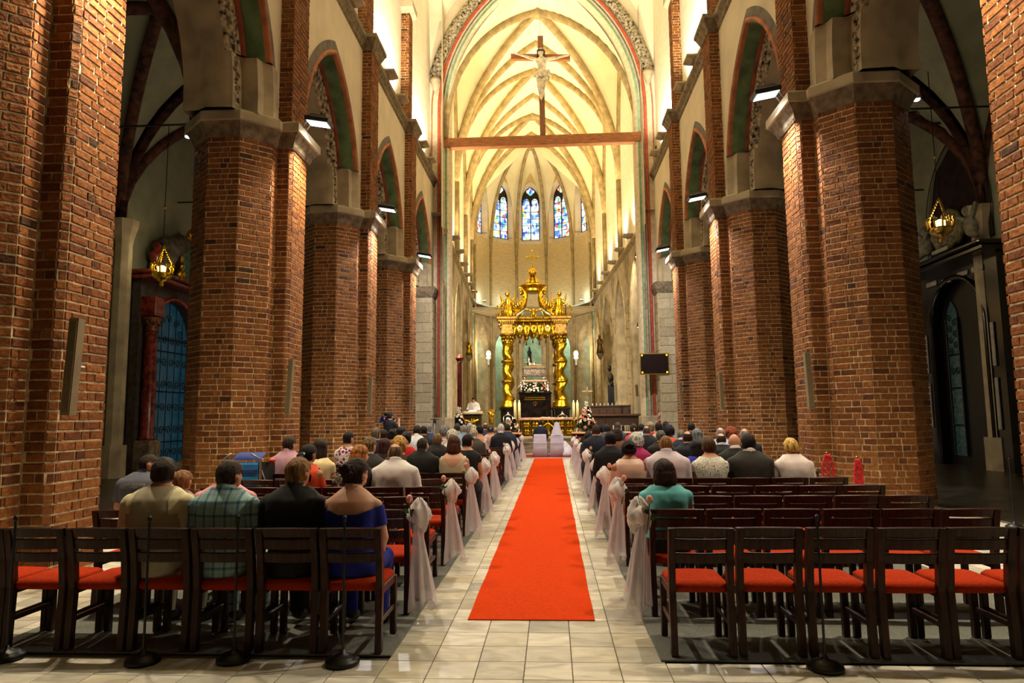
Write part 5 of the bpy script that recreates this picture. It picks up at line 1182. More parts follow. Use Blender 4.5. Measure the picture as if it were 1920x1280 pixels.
b = MB(); b.cbox((0, 0, 1.02), (1.38, .78, .06), bev=.01); b.cbox((0, 0, 1.22), (1.3, .7, .38), bev=.04); b.cbox((0, 0, 1.43), (1.4, .78, .07), bev=.02); b.obj('coffin', mat('dark_silver', '#8d7f72', .3, .9, var=.4, scale=16, bump=.6), t)
b = MB(); b.loft([[(-.62, -.34, 1.46), (.62, -.34, 1.46), (.62, .34, 1.46), (-.62, .34, 1.46)], [(-.56, -.2, 1.58), (.56, -.2, 1.58), (.56, .2, 1.58), (-.56, .2, 1.58)]]); b.obj('lid', SILVER, t)
J = [((-.25, 0, .1), (-.05, 0, .12), .12, .12), ((-.05, 0, .12), (.3, -.02, .08), .1, .06), ((.3, -.02, .08), (.55, 0, .08), .06, .04), ((.55, 0, .08), (.6, 0, .14), .04, .03), ((-.25, 0, .12), (-.3, 0, .34), .1, .07), ((-.3, 0, .4), (-.3, 0, .46), .07, .06), ((-.3, 0, .5), (-.3, 0, .6), .06, .02), ((-.3, -.08, .3), (-.48, -.12, .24), .04, .03), ((0, -.05, .2), (.08, -.06, .3), .04, .05)]
carved(J, .025, 'reclining_figure', SILVER, t, (0, 0, 1.55), 1.)
b = MB(); b.tube([(-.5, -.12, 1.6), (-.56, -.12, 1.9)], .012, 5); b.ell((-.57, -.12, 1.93), (.05, .03, .05), 8, 6); b.obj('crozier', SILVER, t, True)
for sx, nm in ((-1, 'left'), (1, 'right')):
    q = thing('silver_angel', f"small silver kneeling angel on the {nm} end of the tomb", 'statue', (cx+.05+sx*.78, cy-.62, FZ+2.36), DEL, 'silver angels on the tomb')
    b = MB(); b.lathe([(.16, 0), (.13, .12), (.09, .3), (.1, .42), (.03, .5)], 10); b.ell((0, 0, .56), (.06, .06, .075), 8, 6); b.caps((sx*.08, 0, .4), (sx*.28, -.05, .2), .035, .02); b.obj('figure', SILVER, q, True)
    b = MB(); b.tube([(0, .06, .4), (-sx*.14, .1, .52), (-sx*.2, .1, .3)], [.03, .05, .01], 6); b.obj('wing', SILVER, q, True)
# ================================================================== FLOWERS
fm = MB()
for k in range(9): a = 2*math.pi*k/9; fm.ell((.55*math.cos(a), .55*math.sin(a), .05), (.42, .3, .16), 5, 4, Matrix.Rotation(a, 3, 'Z'))
FLM = {}
for n_, m_ in (('w', PETW), ('p', PETP), ('c', PETC)):
    f = MB(); f.v = list(fm.v); f.f = list(fm.f); f.m = list(fm.m); f.ell((0, 0, .12), (.25, .25, .2), 6, 5); FLM[n_] = f.mesh('flower', m_, True)
def flowers(lab, loc, pts, leaf, rad, seed, spike=None, stand=None):
    """pts: function(R) -> (position, outward normal)"""
    t = thing('flower_arrangement', lab, 'flowers', loc); R = random.Random(seed); lf = MB()
    for k in range(leaf[0]):
        p, n = pts(R); p = Vector(p)-Vector(n)*leaf[1]*.5*R.random(); d = (Vector(n)+Vector((R.uniform(-.7, .7), R.uniform(-.7, .7), R.uniform(-.3, .7)))).normalized(); e = d.cross(Vector((0, 0, 1))).normalized()*leaf[1]*.3
        lf.add([p, p+d*leaf[1]*.5+e, p+d*leaf[1], p+d*leaf[1]*.5-e], [(0, 1, 2, 3)])
    stuff(lf.obj('foliage', FOL, t))
    for k in range(rad[0]):
        p, n = pts(R); n = Vector(n); o = link('flower', FLM[R.choice('wwwppcw')], t); o.location = Vector(p)+n*leaf[1]*.55; r = rad[1]*R.uniform(.65, 1.15); o.scale = (r, r, r); o.rotation_euler = n.to_track_quat('Z', 'Y').to_euler()
    if spike:
        for k in range(spike[0]):
            s = MB(); x = R.uniform(-.1, .1); s.tube([(x*.3, 0, spike[1]-.2), (x, 0, spike[1]+spike[2]*R.uniform(.6, 1))], .008, 5)
            for j in range(9): s.ell((x*(.4+.07*j)+.025*math.sin(j*2), .02*math.cos(j*3), spike[1]+spike[2]*j/10), (.03, .03, .026), 6, 5)
            s.obj('flower_spike', PETW, t, True)
    if stand: MB().lathe(stand, 12).obj('stand', BLACKP, t, True)
    b = MB(); b.lathe([(.02, 0), (leaf[2]*.6, .02), (leaf[2]*.75, .16), (leaf[2]*.55, .18)], 12); b.obj('vase', mat('dark_vase', '#2a2a22', .4), t, True)
    return t
def cone(r, h, z0):
    def f(R):
        u = R.random()**.8; a = R.uniform(0, 6.283); rr = r*(1-u*.9)*(1+.1*math.sin(a*5)); return (rr*math.cos(a), rr*math.sin(a), z0+h*u), Vector((math.cos(a), math.sin(a), .45)).normalized()
    return f
p = aty(1101, 826, 32.6); flowers('tall pyramid of cream and coral flowers right of the altar', (p.x, 32.6, FZ), cone(.52, 1.25, .1), (420, .2, .4), (95, .075), 5, (3, 1.3, .4))
p = aty(964, 826, 33.0); flowers('flower arrangement low at the left end of the altar', (p.x, 33.0, FZ), cone(.3, .75, .05), (200, .16, .25), (42, .07), 6, (2, .7, .25))
p = aty(860, 826, 31.9); flowers('flower arrangement in front of the lectern', (p.x, 31.9, FZ), cone(.45, 1.0, .1), (300, .18, .35), (62, .075), 7, (3, 1.05, .45))
p = aty(1237, 826, 31.6); flowers('flower arrangement on a stand against the right arch pier', (p.x, 30.3, .3), cone(.33, .75, .75), (240, .16, .3), (48, .07), 8, (3, 1.4, .4), [(.2, 0), (.2, .03), (.03, .06), (.03, .7), (.2, .75)])
def mound(R):
    a = R.uniform(0, 6.283); u = R.uniform(.1, 1); x, y, z = .82*math.cos(a)*math.sqrt(1-u*u*.9), .35*math.sin(a)*math.sqrt(1-u*u*.8), .5*u; return (x, y, z), Vector((x*.8, y*1.6-.1, z+.2)).normalized()
flowers('mound of pink and cream flowers on top of the black tomb', (cx+.02, cy-.55, FZ+2.35), mound, (380, .16, .3), (100, .07), 9)
# ================================================================== ALTAR TABLE
AY = 34.2; a0, a1 = aty(975, 783, AY), aty(1080, 783, AY); AW = a1.x-a0.x
t = thing('altar_table', 'altar table with marble top and gilded relief front', 'altar', ((a0.x+a1.x)/2, AY, FZ))
AH = a0.z-FZ
M_AF = mat('altar_bronze_ground', '#5f4a1c', .4, .7, var=.25, scale=9)
b = MB(); b.cbox((0, .45, AH-.06), (AW+.1, 1.1, .12), bev=.015); b.obj('table_top', MARBLEP, t)
b = MB(); b.cbox((0, .45, (AH-.12)/2), (AW-.06, .9, AH-.12), bev=.01); b.obj('altar_body', M_AF, t)
def relief(mb, x, z, w_, h_, seed, n):
    R = random.Random(seed); y = -.02
    for k in range(n):
        fx = x-w_*.32+w_*.64*(k+.5)/n+R.uniform(-.02, .02); s = h_*R.uniform(.75, .95); ln = R.uniform(-.12, .12)
        mb.loft([[(fx+ln*zz+r*math.cos(q), y+.035*math.sin(q), z-h_/2+zz) for q in [2*math.pi*j/8 for j in range(8)]] for zz, r in ((0, .07), (s*.35, .055), (s*.68, .06), (s*.8, .025))]); mb.ell((fx+ln*s, y-.01, z-h_/2+s*.9), (.032, .035, .042), 7, 5)
        d = R.choice((-1, 1)); mb.caps((fx, y-.02, z-h_/2+s*.62), (fx+d*.1, y-.04, z-h_/2+s*R.uniform(.4, .75)), .02, .014, 6)
    mb.cbox((x, -.01, z-h_/2-.01), (w_*.86, .05, .02))
PW = AW/6.2; ph = (AH-.22)/2
for r in range(2):
    for k, xx in enumerate((-2.4, -1.45, 1.45, 2.4)):
        b = MB(); relief(b, xx*PW, .06+ph*(.5+r)+.03*r, PW*.9, ph*.82, r*10+k, 2+(k+r) % 2); b.obj('gilded_relief', GOLD, t, True)
b = MB()
b.tube([(-.34*math.cos(q), -.02, .48+.36*math.sin(q)) for q in [math.pi*j/14 for j in range(15)]], .025, 6); b.obj('relief_arch', GOLD, t, True)
b = MB(); b.loft([[(r*math.cos(q), -.03+.05*math.sin(q), z) for q in [2*math.pi*j/10 for j in range(10)]] for z, r in ((.06, .12), (.25, .1), (.5, .13), (.62, .12), (.66, .04))]); b.ell((0, -.04, .74), (.05, .05, .065), 8, 6); b.caps((.1, -.04, .58), (.3, -.06, .4), .03, .02); b.caps((-.1, -.04, .58), (-.22, -.06, .5), .03, .02); b.obj('gilded_central_figure', GOLD, t, True)
b = MB()
for k in range(10): a = math.pi*(k+.5)/10; b.ell((-.24*math.cos(a)*1.1, -.015, .55+.22*math.sin(a)), (.018, .015, .018), 6, 4)
for s in (-1, 1): b.ell((s*.38, -.015, .82), (.07, .03, .05), 7, 5)
b.obj('relief_stars', GOLD, t)
for k in range(7): b = MB(); b.cbox(((-3+k)*PW*.98, .0, (AH-.12)/2), (.03, .03, AH-.14)); b.obj('panel_divider', GOLDD, t)
for px_, w_ in ((1019, .3), (1031, .35)):
    q = aty(px_, 777, AY+.3); b = MB()
    for s in (-1, 1): b.loft([[(s*.01, -.11, .0), (s*.01, .11, .0), (s*.01, .11, .02), (s*.01, -.11, .03)], [(s*w_*.5, -.11, .0), (s*w_*.5, .11, .0), (s*w_*.5, .11, .015), (s*w_*.5, -.11, .015)]])
    o = b.obj('open_book', PETW); o.location = (q.x, AY+.35, FZ+AH+.002); tag(o, 'open missal lying on the altar, ' + ('left' if w_ == .3 else 'right') + ' one', 'book')
t2 = thing('microphone', 'small microphone on a stalk standing on the altar', 'microphone', (aty(1034, 777, AY).x, AY+.2, FZ+AH)); MB().lathe([(.05, 0), (.05, .02), (.01, .03)], 10).obj('base', BLACKP, t2); MB().tube([(0, 0, .02), (0, 0, .2), (0, -.05, .28)], .008, 6).obj('stalk', BLACKP, t2)
for px_, dz, lab in ((966, 0, 'tall cream candle at the far left of the altar'), (974, 0, 'tall cream candle just left of the altar'), (1076, .05, 'tall cream candle just right of the altar'), (1083, .02, 'tall cream candle at the far right of the altar')):
    y_ = AY-.25+(.3 if px_ in (974, 1083) else 0); q0, q1 = aty(px_, 786, y_), aty(px_, 754, y_)
    t = thing('altar_candle', lab, 'candle', (q0.x, y_, FZ), 0, 'altar candles'); h0 = q0.z-FZ
    MB().lathe([(.16, 0), (.16, .03), (.05, .06), (.035, .12), (.035, h0-.12), (.06, h0-.08), (.1, h0), (.04, h0)], 12).obj('candlestick', GOLDD, t, True)
    MB().lathe([(.062, h0), (.062, q1.z-FZ-.02), (.03, q1.z-FZ)], 12).obj('wax', CANDLE, t, True)
    MB().lathe([(.004, 0), (.018, .03), (.012, .07), (.001, .11)], 8, (0, 0, q1.z-FZ)).obj('flame', mat('flame', '#ffe6a0', .5, emit='#ffd880', es=14), t, True)
# ================================================================== LECTERN, PRIEST
LYc = 33.6; q0 = aty(886, 775, LYc)
t = thing('lectern', 'stone lectern with gilded relief in front of the reader', 'lectern', (q0.x, LYc, FZ))
hL = q0.z-FZ
b = MB(); b.cbox((0, 0, hL/2-.05), (.86, .5, hL-.1), bev=.02); b.obj('lectern_body', mat('lectern_bronze', '#4a3a1e', .4, .6), t)
b = MB(); b.cbox((0, -.02, hL), (1.06, .66, .14), rx=-.12, bev=.02); b.obj('lectern_top', STONE, t)
b = MB(); relief(b, 0, hL*.62, .7, .42, 77, 3); b.caps((-.3, -.03, hL*.7), (0, -.05, hL*.62), .05, .03); b.caps((.3, -.03, hL*.72), (0, -.05, hL*.62), .05, .03); o = b.obj('gilded_relief', GOLD, t, True); o.location.y = -.25
b = MB(); b.loft([[(-.2, -.1, hL+.1), (.2, -.1, hL+.1), (.2, .2, hL+.14), (-.2, .2, hL+.14)], [(-.2, -.1, hL+.13), (.2, -.1, hL+.13), (.2, .2, hL+.17), (-.2, .2, hL+.17)]]); o = b.obj('lectionary', PETW); o.location = t.location; tag(o, 'open lectionary book on the lectern', 'book')
pz_ = aty(886, 745, LYc+.55).z; pr = person('priest in white surplice and black collar reading at the lectern', (q0.x-.02, LYc+.62, FZ+.12), pz_-FZ-.12, hair='short', hc='#241a14', top='shirt', tc='#efe6e2', collar='#141414', kind='priest', lod='m', yaw=math.pi, hpit=-.3, kx=1.15, bottom='#14141a')
b = MB(); R = []
for z, r in ((.62, .34), (.9, .29), (1.15, .25), (1.38, .22)): R.append([(r*1.15*math.cos(a)*(1+.06*math.sin(a*9)), r*.72*math.sin(a)*(1+.06*math.sin(a*9)), z) for a in [2*math.pi*k/36 for k in range(36)]])
b.loft(R, cap=False); b.obj('surplice', clothm('#efe6e2'), pr, True)
# gilded stand beside the lectern
q = aty(921, 770, 34.5); t = thing('gilded_stand', 'slender gilded fluted stand between lectern and canopy', 'stand', (q.x, 34.5, FZ)); MB().lathe([(.2, 0), (.2, .05), (.1, .1), (.11, .5), (.14, .9), (.1, 1.0), (.2, 1.2)], 14).obj('shaft', GOLDD, t, True); b = MB(); b.cbox((0, -.03, 1.26), (.42, .3, .06), rx=.4, bev=.01); b.obj('desk', GOLDD, t)
# processional cross
q = aty(1101, 726, 35.2); t = thing('processional_cross', 'processional cross with gilded figure on a slim pole', 'cross', (q.x, 35.2, FZ)); hq = q.z-FZ
b = MB(); b.tube([(0, 0, 0), (0, 0, hq-.5)], .018, 8); b.lathe([(.2, 0), (.2, .03), (.03, .08)], 12); b.obj('pole', GREYM, t)
b = MB(); b.cbox((0, 0, hq-.27), (.05, .03, .6), bev=.008); b.cbox((0, 0, hq-.2), (.55, .03, .05), bev=.008); b.obj('cross', mat('pale_metal', '#e2cdb4', .3, .8), t)
b = MB(); b.caps((0, -.03, hq-.25), (0, -.03, hq-.45), .03, .02, 6); b.ell((0, -.03, hq-.17), (.025, .025, .03), 6, 5); b.obj('figure', GOLD, t, True)
# wall lamps in the apse
for px_, nm in ((916, 'left'), (1080, 'right')):
    q = aty(px_, 668, 51.5); t = thing('wall_lamp', f"lit wall lantern on the {nm} apse pier", 'lamp', (q.x, 51.5, q.z), 0, 'apse wall lanterns')
    MB().lathe([(.03, -.8), (.12, -.6), (.06, -.45), (.2, -.25), (.24, -.1), (.12, 0)], 12).obj('bracket', GREYM, t, True); MB().lathe([(.12, 0), (.17, .15), (.14, .36), (.04, .44)], 12).obj('lit_globe', mat('warm_globe', '#ffffff', .3, emit='#ffdf90', es=12), t, True)
    point('lantern_light', (q.x, 50.9, q.z+.2), 260, (1, .8, .5), .15, t)
# choir stalls at the right
q0, q1 = aty(1112, 800, 36.5), aty(1212, 800, 34.0)
t = thing('choir_stalls', 'dark carved wooden choir stalls right of the altar', 'stalls', ((q0.x+q1.x)/2, 35.6, FZ), -.62)
LS = (Vector((q0.x, 37.2))-Vector((q1.x, 34.2))).length
STW = mat('stall_wood', '#3a2012', .4, var=.3, scale=8, stretch=(1, 1, 5), bump=.1)
b = MB(); b.cbox((0, .5, .72), (LS, .08, 1.44), bev=.01); b.cbox((0, .5, 1.47), (LS+.1, .2, .08), bev=.015); b.obj('back_panel', STW, t)
b = MB(); b.cbox((0, -.35, .5), (LS, .06, .96), bev=.01); b.cbox((0, -.4, 1.0), (LS+.06, .34, .05), rx=.2, bev=.01); b.obj('desk_front', STW, t)
for k in range(9): b = MB(); x = -LS/2+LS*k/8; b.cbox((x, .2, .55), (.05, .55, 1.05), bev=.01); b.obj('stall_divider', STW, t)
for k in range(16): b = MB(); x = -LS/2+LS*(k+.5)/16; b.lathe([(.03, 0), (.045, .04), (.02, .1), (.03, .13)], 8, (x, .5, 1.5)); b.obj('finial', mat('pale_finial', '#c9c0b0', .4), t, True)
for k in range(8): b = MB(); x = -LS/2+.15+(LS-.3)*(k+.5)/8; b.cbox((x, .445, 1.05), (LS/10, .03, .55), bev=.01); b.obj('carved_panel', STW, t)
b = MB(); b.cbox((0, .05, .48), (LS-.2, .5, .06), bev=.01); b.obj('red_seat', REDSEAT, t)
for k in range(11):
    q = aty(1150+3.6*k+(4 if k > 4 else 0), 797, 33.4); o = MB(); o.cbox((0, 0, .17), (.035, .2, .34), bev=.004); o = o.obj('white_booklet', PETW); o.location = (q.x, 33.4, q.z-.34); tag(o, f"upright white booklet in the rack before the stalls, {ORD[k+1]} from left", 'booklet', 'white booklets in the rack')
q = aty(1172, 803, 33.4); t = thing('booklet_rack', 'dark wooden rack holding white booklets before the stalls', 'rack', (q.x, 33.4, FZ)); b = MB(); zz = aty(1172, 809, 33.4).z-FZ; b.cbox((0, .0, zz-.02), (1.25, .3, .04), bev=.01); b.obj('shelf', STW, t); b = MB(); b.cbox((0, .16, (zz+.3)/2), (1.3, .04, zz+.3), bev=.01); b.obj('back_board', STW, t)
for s in (-1, 1): b = MB(); b.cbox((s*.6, 0, zz/2), (.05, .28, zz), bev=.01); b.obj('end_board', STW, t)
# statues and dark post on the choir piers
def statue(px_, y0, y1, Y, lab, m, dx=0):
    a, c = aty(px_, y1, Y), aty(px_, y0, Y); h = c.z-a.z; t = thing('wall_statue', lab, 'statue', (a.x+dx, Y, a.z))
    MB().lathe([(.02, -.35), (.12, -.2), (.22, 0), (.24, .05), (.2, .06)], 10).obj('console', STONED, t, True)
    b = MB(); b.lathe([(.2, .06), (.17, .3*h), (.15, .5*h), (.2, .68*h), (.14, .8*h), (.05, .84*h)], 12, sx=1, sy=.8); b.ell((0, -.02, .91*h), (.09, .1, .09*h+.03), 8, 7); b.caps((.15, -.05, .7*h), (.12, -.2, .5*h), .06, .04); b.caps((-.15, -.05, .7*h), (-.05, -.22, .56*h), .06, .04)
    for k in range(8): q = k*.785; b.tube([(.19*math.cos(q), .15*math.sin(q), .07), (.16*math.cos(q+.3), .12*math.sin(q+.3), .35*h), (.14*math.cos(q+.4), .1*math.sin(q+.4), .6*h)], [.035, .03, .015], 5)
    b.obj('figure', m, t, True)
statue(877, 640, 668, 43, 'gilded saint statue on the left choir pier', GOLDD, .1)
statue(1128, 628, 664, 43, 'dark gilded saint statue on the right choir pier', mat('aged_bronze', '#6b5228', .5, .6, var=.3), -.1)
statue(993, 650, 684, 57.5, 'dark statue standing behind the central apse arch', mat('dark_statue', '#1e1d1c', .6), 0)
q = aty(862, 800, 33.2); q1 = aty(862, 668, 33.2); M_RM2 = mat('deep_red_marble', '#4a1613', .25, var=.3, scale=7); t = thing('red_column', 'slender dark red marble column left of the lectern', 'column', (q.x, 33.2, FZ)); hh = q1.z-FZ
M_RM = mat('red_marble', '#7a2a1e', .25, var=.3, scale=7)
MB().lathe([(.2, 0), (.2, .1), (.15, .18), (.13, .3), (.11, hh-.3), (.13, hh-.25)], 14).obj('shaft', M_RM2, t, True); MB().lathe([(.13, hh-.25), (.2, hh-.12), (.22, hh-.06), (.1, hh-.02), (.08, hh+.08), (.02, hh+.12)], 12).obj('capital', M_RM2, t, True)
q = aty(1147, 770, 40.5); q1 = aty(1147, 684, 40.5); t = thing('black_monument', 'tall dark monument with crest against the right choir pier', 'monument', (q.x, 40.5, FZ)); hh = q1.z-FZ
b = MB(); b.cbox((0, .1, hh*.35), (.36, .2, hh*.7), bev=.02); b.obj('slab', BLACKP, t); b = MB(); b.ell((0, 0, hh*.8), (.16, .1, .3), 10, 8); b.ell((-.08, -.05, hh*.95), (.12, .08, .2), 10, 8); b.ell((.05, -.05, hh*.72), (.1, .08, .18), 10, 8); b.obj('crest', mat('dark_bronze', '#22201c', .4, .6), t, True)
# ================================================================== LED PANEL, LOUDSPEAKERS
q0, q1 = aty(1198, 703, 30.2), aty(1251, 663, 30.2)
t = thing('display_panel', 'dark hymn display panel with gold frame on the right arch pier', 'display', ((q0.x+q1.x)/2, 29.84, (q0.z+q1.z)/2), 0); w_, h_ = q1.x-q0.x, q1.z-q0.z
b = MB(); b.cbox((0, 0, 0), (w_, .1, h_), bev=.02); b.obj('frame', mat('gold_frame', '#a8843c', .4, .5), t); b = MB(); b.cbox((0, -.045, 0), (w_-.08, .04, h_-.08), bev=.005); b.obj('screen', mat('dark_screen', '#1a0d0a', .3), t)
for sx in (-1, 1):
    for sz in (-1, 1): b = MB(); b.ell((sx*(w_/2-.1), -.07, sz*(h_/2-.09)), (.035, .02, .035), 8, 6); b.obj('indicator_light', mat('orange_led', '#ffb020', .4, emit='#ff9a10', es=8), t, True)
SPK = mat('beige_speaker', '#8f7f5e', .6, var=.08)
def speaker(x0, y0, x1, y1, Y, lab, X=None, w=.13):
    a, c = aty(x0, y0, Y), aty(x1, y1, Y); t = thing('column_speaker', lab, 'speaker', (c.x, Y, c.z), 0, 'slim column loudspeakers on the piers'); h = a.z-c.z; d = a.x-c.x
    b = MB(); b.loft([[(d*f-w/2, -.07, h*f), (d*f+w/2, -.07, h*f), (d*f+w/2, .03, h*f), (d*f-w/2, .03, h*f)] for f in (0, 1)]); b.obj('enclosure', SPK, t)
    b = MB(); b.loft([[(d*f-w*.38, -.08, h*f), (d*f+w*.38, -.08, h*f), (d*f+w*.38, -.07, h*f), (d*f-w*.38, -.07, h*f)] for f in (.03, .97)]); b.obj('grille', mat('speaker_grille', '#7a6c50', .8, var=.2, scale=90), t)
    b = MB(); b.tube([(d*.5, .02, h*.5), (d*.5, .14, h*.5)], .02, 6); b.obj('wall_bracket', GREYM, t)
speaker(148, 598, 130, 778, LPY[0]-.58, 'column loudspeaker on the nearest left pier', w=.1)
speaker(548, 673, 540, 777, LPY[1]-.58, 'column loudspeaker on the second left pier', w=.09)
speaker(696, 706, 693, 776, LPY[2]-.58, 'column loudspeaker on the third left pier', w=.09)
speaker(774, 720, 772, 770, LPY[3]-.58, 'column loudspeaker on the farthest left pier', w=.08)
speaker(1511, 660, 1520, 767, RPY[1]-.58, 'column loudspeaker on the second right pier', w=.09)
speaker(1350, 698, 1354, 767, RPY[2]-.58, 'column loudspeaker on the third right pier', w=.09)
speaker(1275, 718, 1278, 770, RPY[3]-.58, 'column loudspeaker on the farthest right pier', w=.08)
speaker(816, 735, 816, 778, 30.7, 'small column loudspeaker on the left arch jamb', w=.1)
speaker(1154, 719, 1156, 751, 38.5, 'short grey loudspeaker beside the black monument', w=.12); speaker(1193, 721, 1195, 743, 31.0, 'short grey loudspeaker on the right arch jamb', w=.12)
# ================================================================== BRIDE AND GROOM
SATIN = mat('white_chair_cover', '#d9cfdc', .7, var=.05, scale=4, bump=.2, bscale=9)
def covered_chair(px_, Y, lab):
    p = aty(px_, 857, Y); zt = aty(px_, 814, Y).z
    t = thing('covered_chair', lab, 'chair', (p.x, Y, .004), 0, 'covered chairs of the couple'); hw = .26
    def ring(z, y0, y1, w_, wave=0):
        n = 28; out = []
        for k in range(n):
            a = 2*math.pi*k/n; e = .35; cx_, sy_ = math.cos(a), math.sin(a)
            f = 1+wave*math.sin(a*9)
            out.append((w_*f*math.copysign(abs(cx_)**e, cx_), (y0+y1)/2+(y1-y0)/2*f*math.copysign(abs(sy_)**e, sy_), z))
        return out
    MB().loft([ring(.0, -.05, .52, hw+.05, .05), ring(.2, -.02, .5, hw+.02, .03), ring(.44, 0, .48, hw, .0), ring(.47, .02, .46, hw-.03)]).obj('seat_cover', SATIN, t, True)
    MB().loft([ring(.0, -.07, .0, hw+.03, .03), ring(.45, -.03, .04, hw), ring(zt-.05, -.06, .03, hw-.01), ring(zt, -.05, .02, hw-.03)]).obj('back_cover', SATIN, t, True)
    b = MB(); b.cbox((0, -.062, zt*.62), (2*hw+.02, .02, .035), bev=.006); b.obj('cover_seam', SATIN, t); return t
CY = 26.95
g = covered_chair(1013, CY, 'white covered chair of the groom at the head of the carpet'); h_ = covered_chair(1045, CY, 'white covered chair of the bride at the head of the carpet')
z = aty(1016, 789, CY+.2).z; person('groom in navy suit seated on a covered chair facing the altar', (g.location.x+.02, CY, .004), z, hc='#2a1a14', top='suit', tc='#141a30', collar='#d9d9e0', lod='m', kx=1.12, bottom='#141a30')
z = aty(1045, 791, CY+.2).z; br = person('bride in white dress and long veil seated beside the groom', (h_.location.x, CY, .004), z-.03, sex='F', hair='updo', hc='#4a3222', top='strapless', tc='#efe9f2', lod='m', skin='p', bottom='#efe9f2')
VEIL = mat('bridal_veil', '#ebe6f6', .8, var=.02, alpha=.72)
b = MB(); R = []; n = 30
for zz, w_, y0 in ((z+.0, .03, .17), (z-.03, .075, .15), (z-.09, .1, .12), (z-.2, .125, .07), (z-.35, .17, .03), (z-.5, .21, .0)):
    R.append([(w_*math.cos(a)*(1+.07*math.sin(8*a)), .2+(y0-.2)*1.0+(.11 if zz > z-.15 else .1)*math.sin(a)*(1+.07*math.sin(8*a)), zz) for a in [2*math.pi*k/n for k in range(n)]])
b.loft(R[::-1], cap=False); b.obj('veil', VEIL, br, True)
b = MB(); R = []
for zz, r in ((0, 1.), (.12, .98), (.3, .84), (.42, .6), (.52, .34), (.6, .18)):
    R.append([(.28+.36*r*math.cos(a)*(1+.04*math.sin(a*11)), .42+.5*r*math.sin(a)*(1+.04*math.sin(a*11)), zz) for a in [2*math.pi*k/44 for k in range(44)]])
b.loft(R); b.obj('skirt', clothm('#efe9f2'), br, True)
b = MB(); b.cbox((.2, 27.6, .008), (3.2, 2.0, .012)); tag(b.obj('red_rug', mat('dark_red_rug', '#9a2c1e', .95, var=.1)), 'dark red rug under the couple before the steps', 'rug')
# ================================================================== CAMERAMAN, TRIPOD, PUSHCHAIR
YC = 22.0; q = aty(724, 800, YC); z = aty(724, 778, YC).z
cmn = person('cameraman in black standing behind a shoulder video camera by third pier', (q.x+.12, YC, .004), 1.72, hair='short', hc='#1c1412', top='tee', tc='#0e0d10', kind='camera', lod='m', bottom='#121218', yaw=-.5)
t = thing('video_camera', 'blue-black video camera held up by the cameraman', 'camera', (q.x, YC+.1, aty(724, 786, YC).z), -.5)
b = MB(); b.cbox((0, 0, 0), (.2, .42, .2), bev=.03); b.obj('camera_body', mat('blue_black_plastic', '#141b3c', .4), t); MB().tube([(0, .2, 0), (0, .42, 0)], [.06, .075], 14).obj('lens', BLACKP, t); b = MB(); b.cbox((.02, -.02, .16), (.14, .16, .1), bev=.015); b.obj('viewfinder', BLACKP, t); b = MB(); b.tube([(-.06, -.15, .1), (-.06, -.1, .17), (-.06, .12, .17), (-.06, .16, .1)], .015, 6); b.obj('handle', BLACKP, t)
b = MB(); b.ell((.08, -.215, .03), (.016, .01, .016), 8, 6); b.obj('record_light', mat('red_led', '#ff2030', .4, emit='#ff3040', es=10), t, True); b = MB(); b.cbox((-.17, 0, -.03), (.14, .22, .16), bev=.02); b.obj('battery_pack', mat('blue_pack', '#1d2f8a', .4), t)
q = aty(815, 786, 27.5); t = thing('camera_tripod', 'empty silver camera tripod beside the left arch pier', 'tripod', (q.x, 27.5, .004)); hh = q.z
for k in range(3): a = k*2.094+.5; b = MB(); b.tube([(.03*math.cos(a), .03*math.sin(a), hh-.12), (.32*math.cos(a), .32*math.sin(a), .0)], [.022, .014], 8); b.obj('leg', mat('brushed_metal', '#b5b3ae', .35, .8), t)
b = MB(); b.lathe([(.05, hh-.2), (.06, hh-.1), (.05, hh-.02)], 10); b.obj('head', BLACKP, t); b = MB(); b.cbox((0, 0, hh), (.34, .14, .03), bev=.006); b.obj('plate', BLACKP, t)
YP = 8.95; q = aty(470, 900, YP); zt = aty(470, 849, YP).z
t = thing('pushchair', 'blue pushchair with grey handles parked left of the lilac-shirt man', 'pushchair', (q.x, YP, .016))
BLU = mat('bright_blue_fabric', '#0f6fae', .75, var=.12, scale=5); DBL = mat('deep_blue_fabric', '#14307e', .75, var=.15)
b = MB(); R = []
for yy, ww, zz in ((-.12, .15, .45), (-.14, .16, .7), (-.13, .155, zt-.16), (-.11, .15, zt-.13)): R.append([(-ww, yy-.02, zz), (ww, yy-.02, zz), (ww, yy+.03, zz), (-ww, yy+.03, zz)])
b.loft(R); b.obj('back_panel', BLU, t)
for z_ in (zt-.24, .72): b = MB(); b.cbox((0, -.16, z_), (.3, .02, .05), bev=.006); b.obj('back_strap', DBL, t)
b = MB(); R = []
for k in range(7): a = math.pi*k/6*.36; R.append([(-.19, -.14+.34*(1-math.cos(a)), zt-.14+.14*math.sin(a)*1.0), (-.12, -.14+.34*(1-math.cos(a)), zt-.1+.1*math.sin(a)), (.12, -.14+.34*(1-math.cos(a)), zt-.1+.1*math.sin(a)), (.19, -.14+.34*(1-math.cos(a)), zt-.14+.14*math.sin(a))])
b.loft(R, cap=False, closed=False); b.obj('canopy', DBL, t, True)
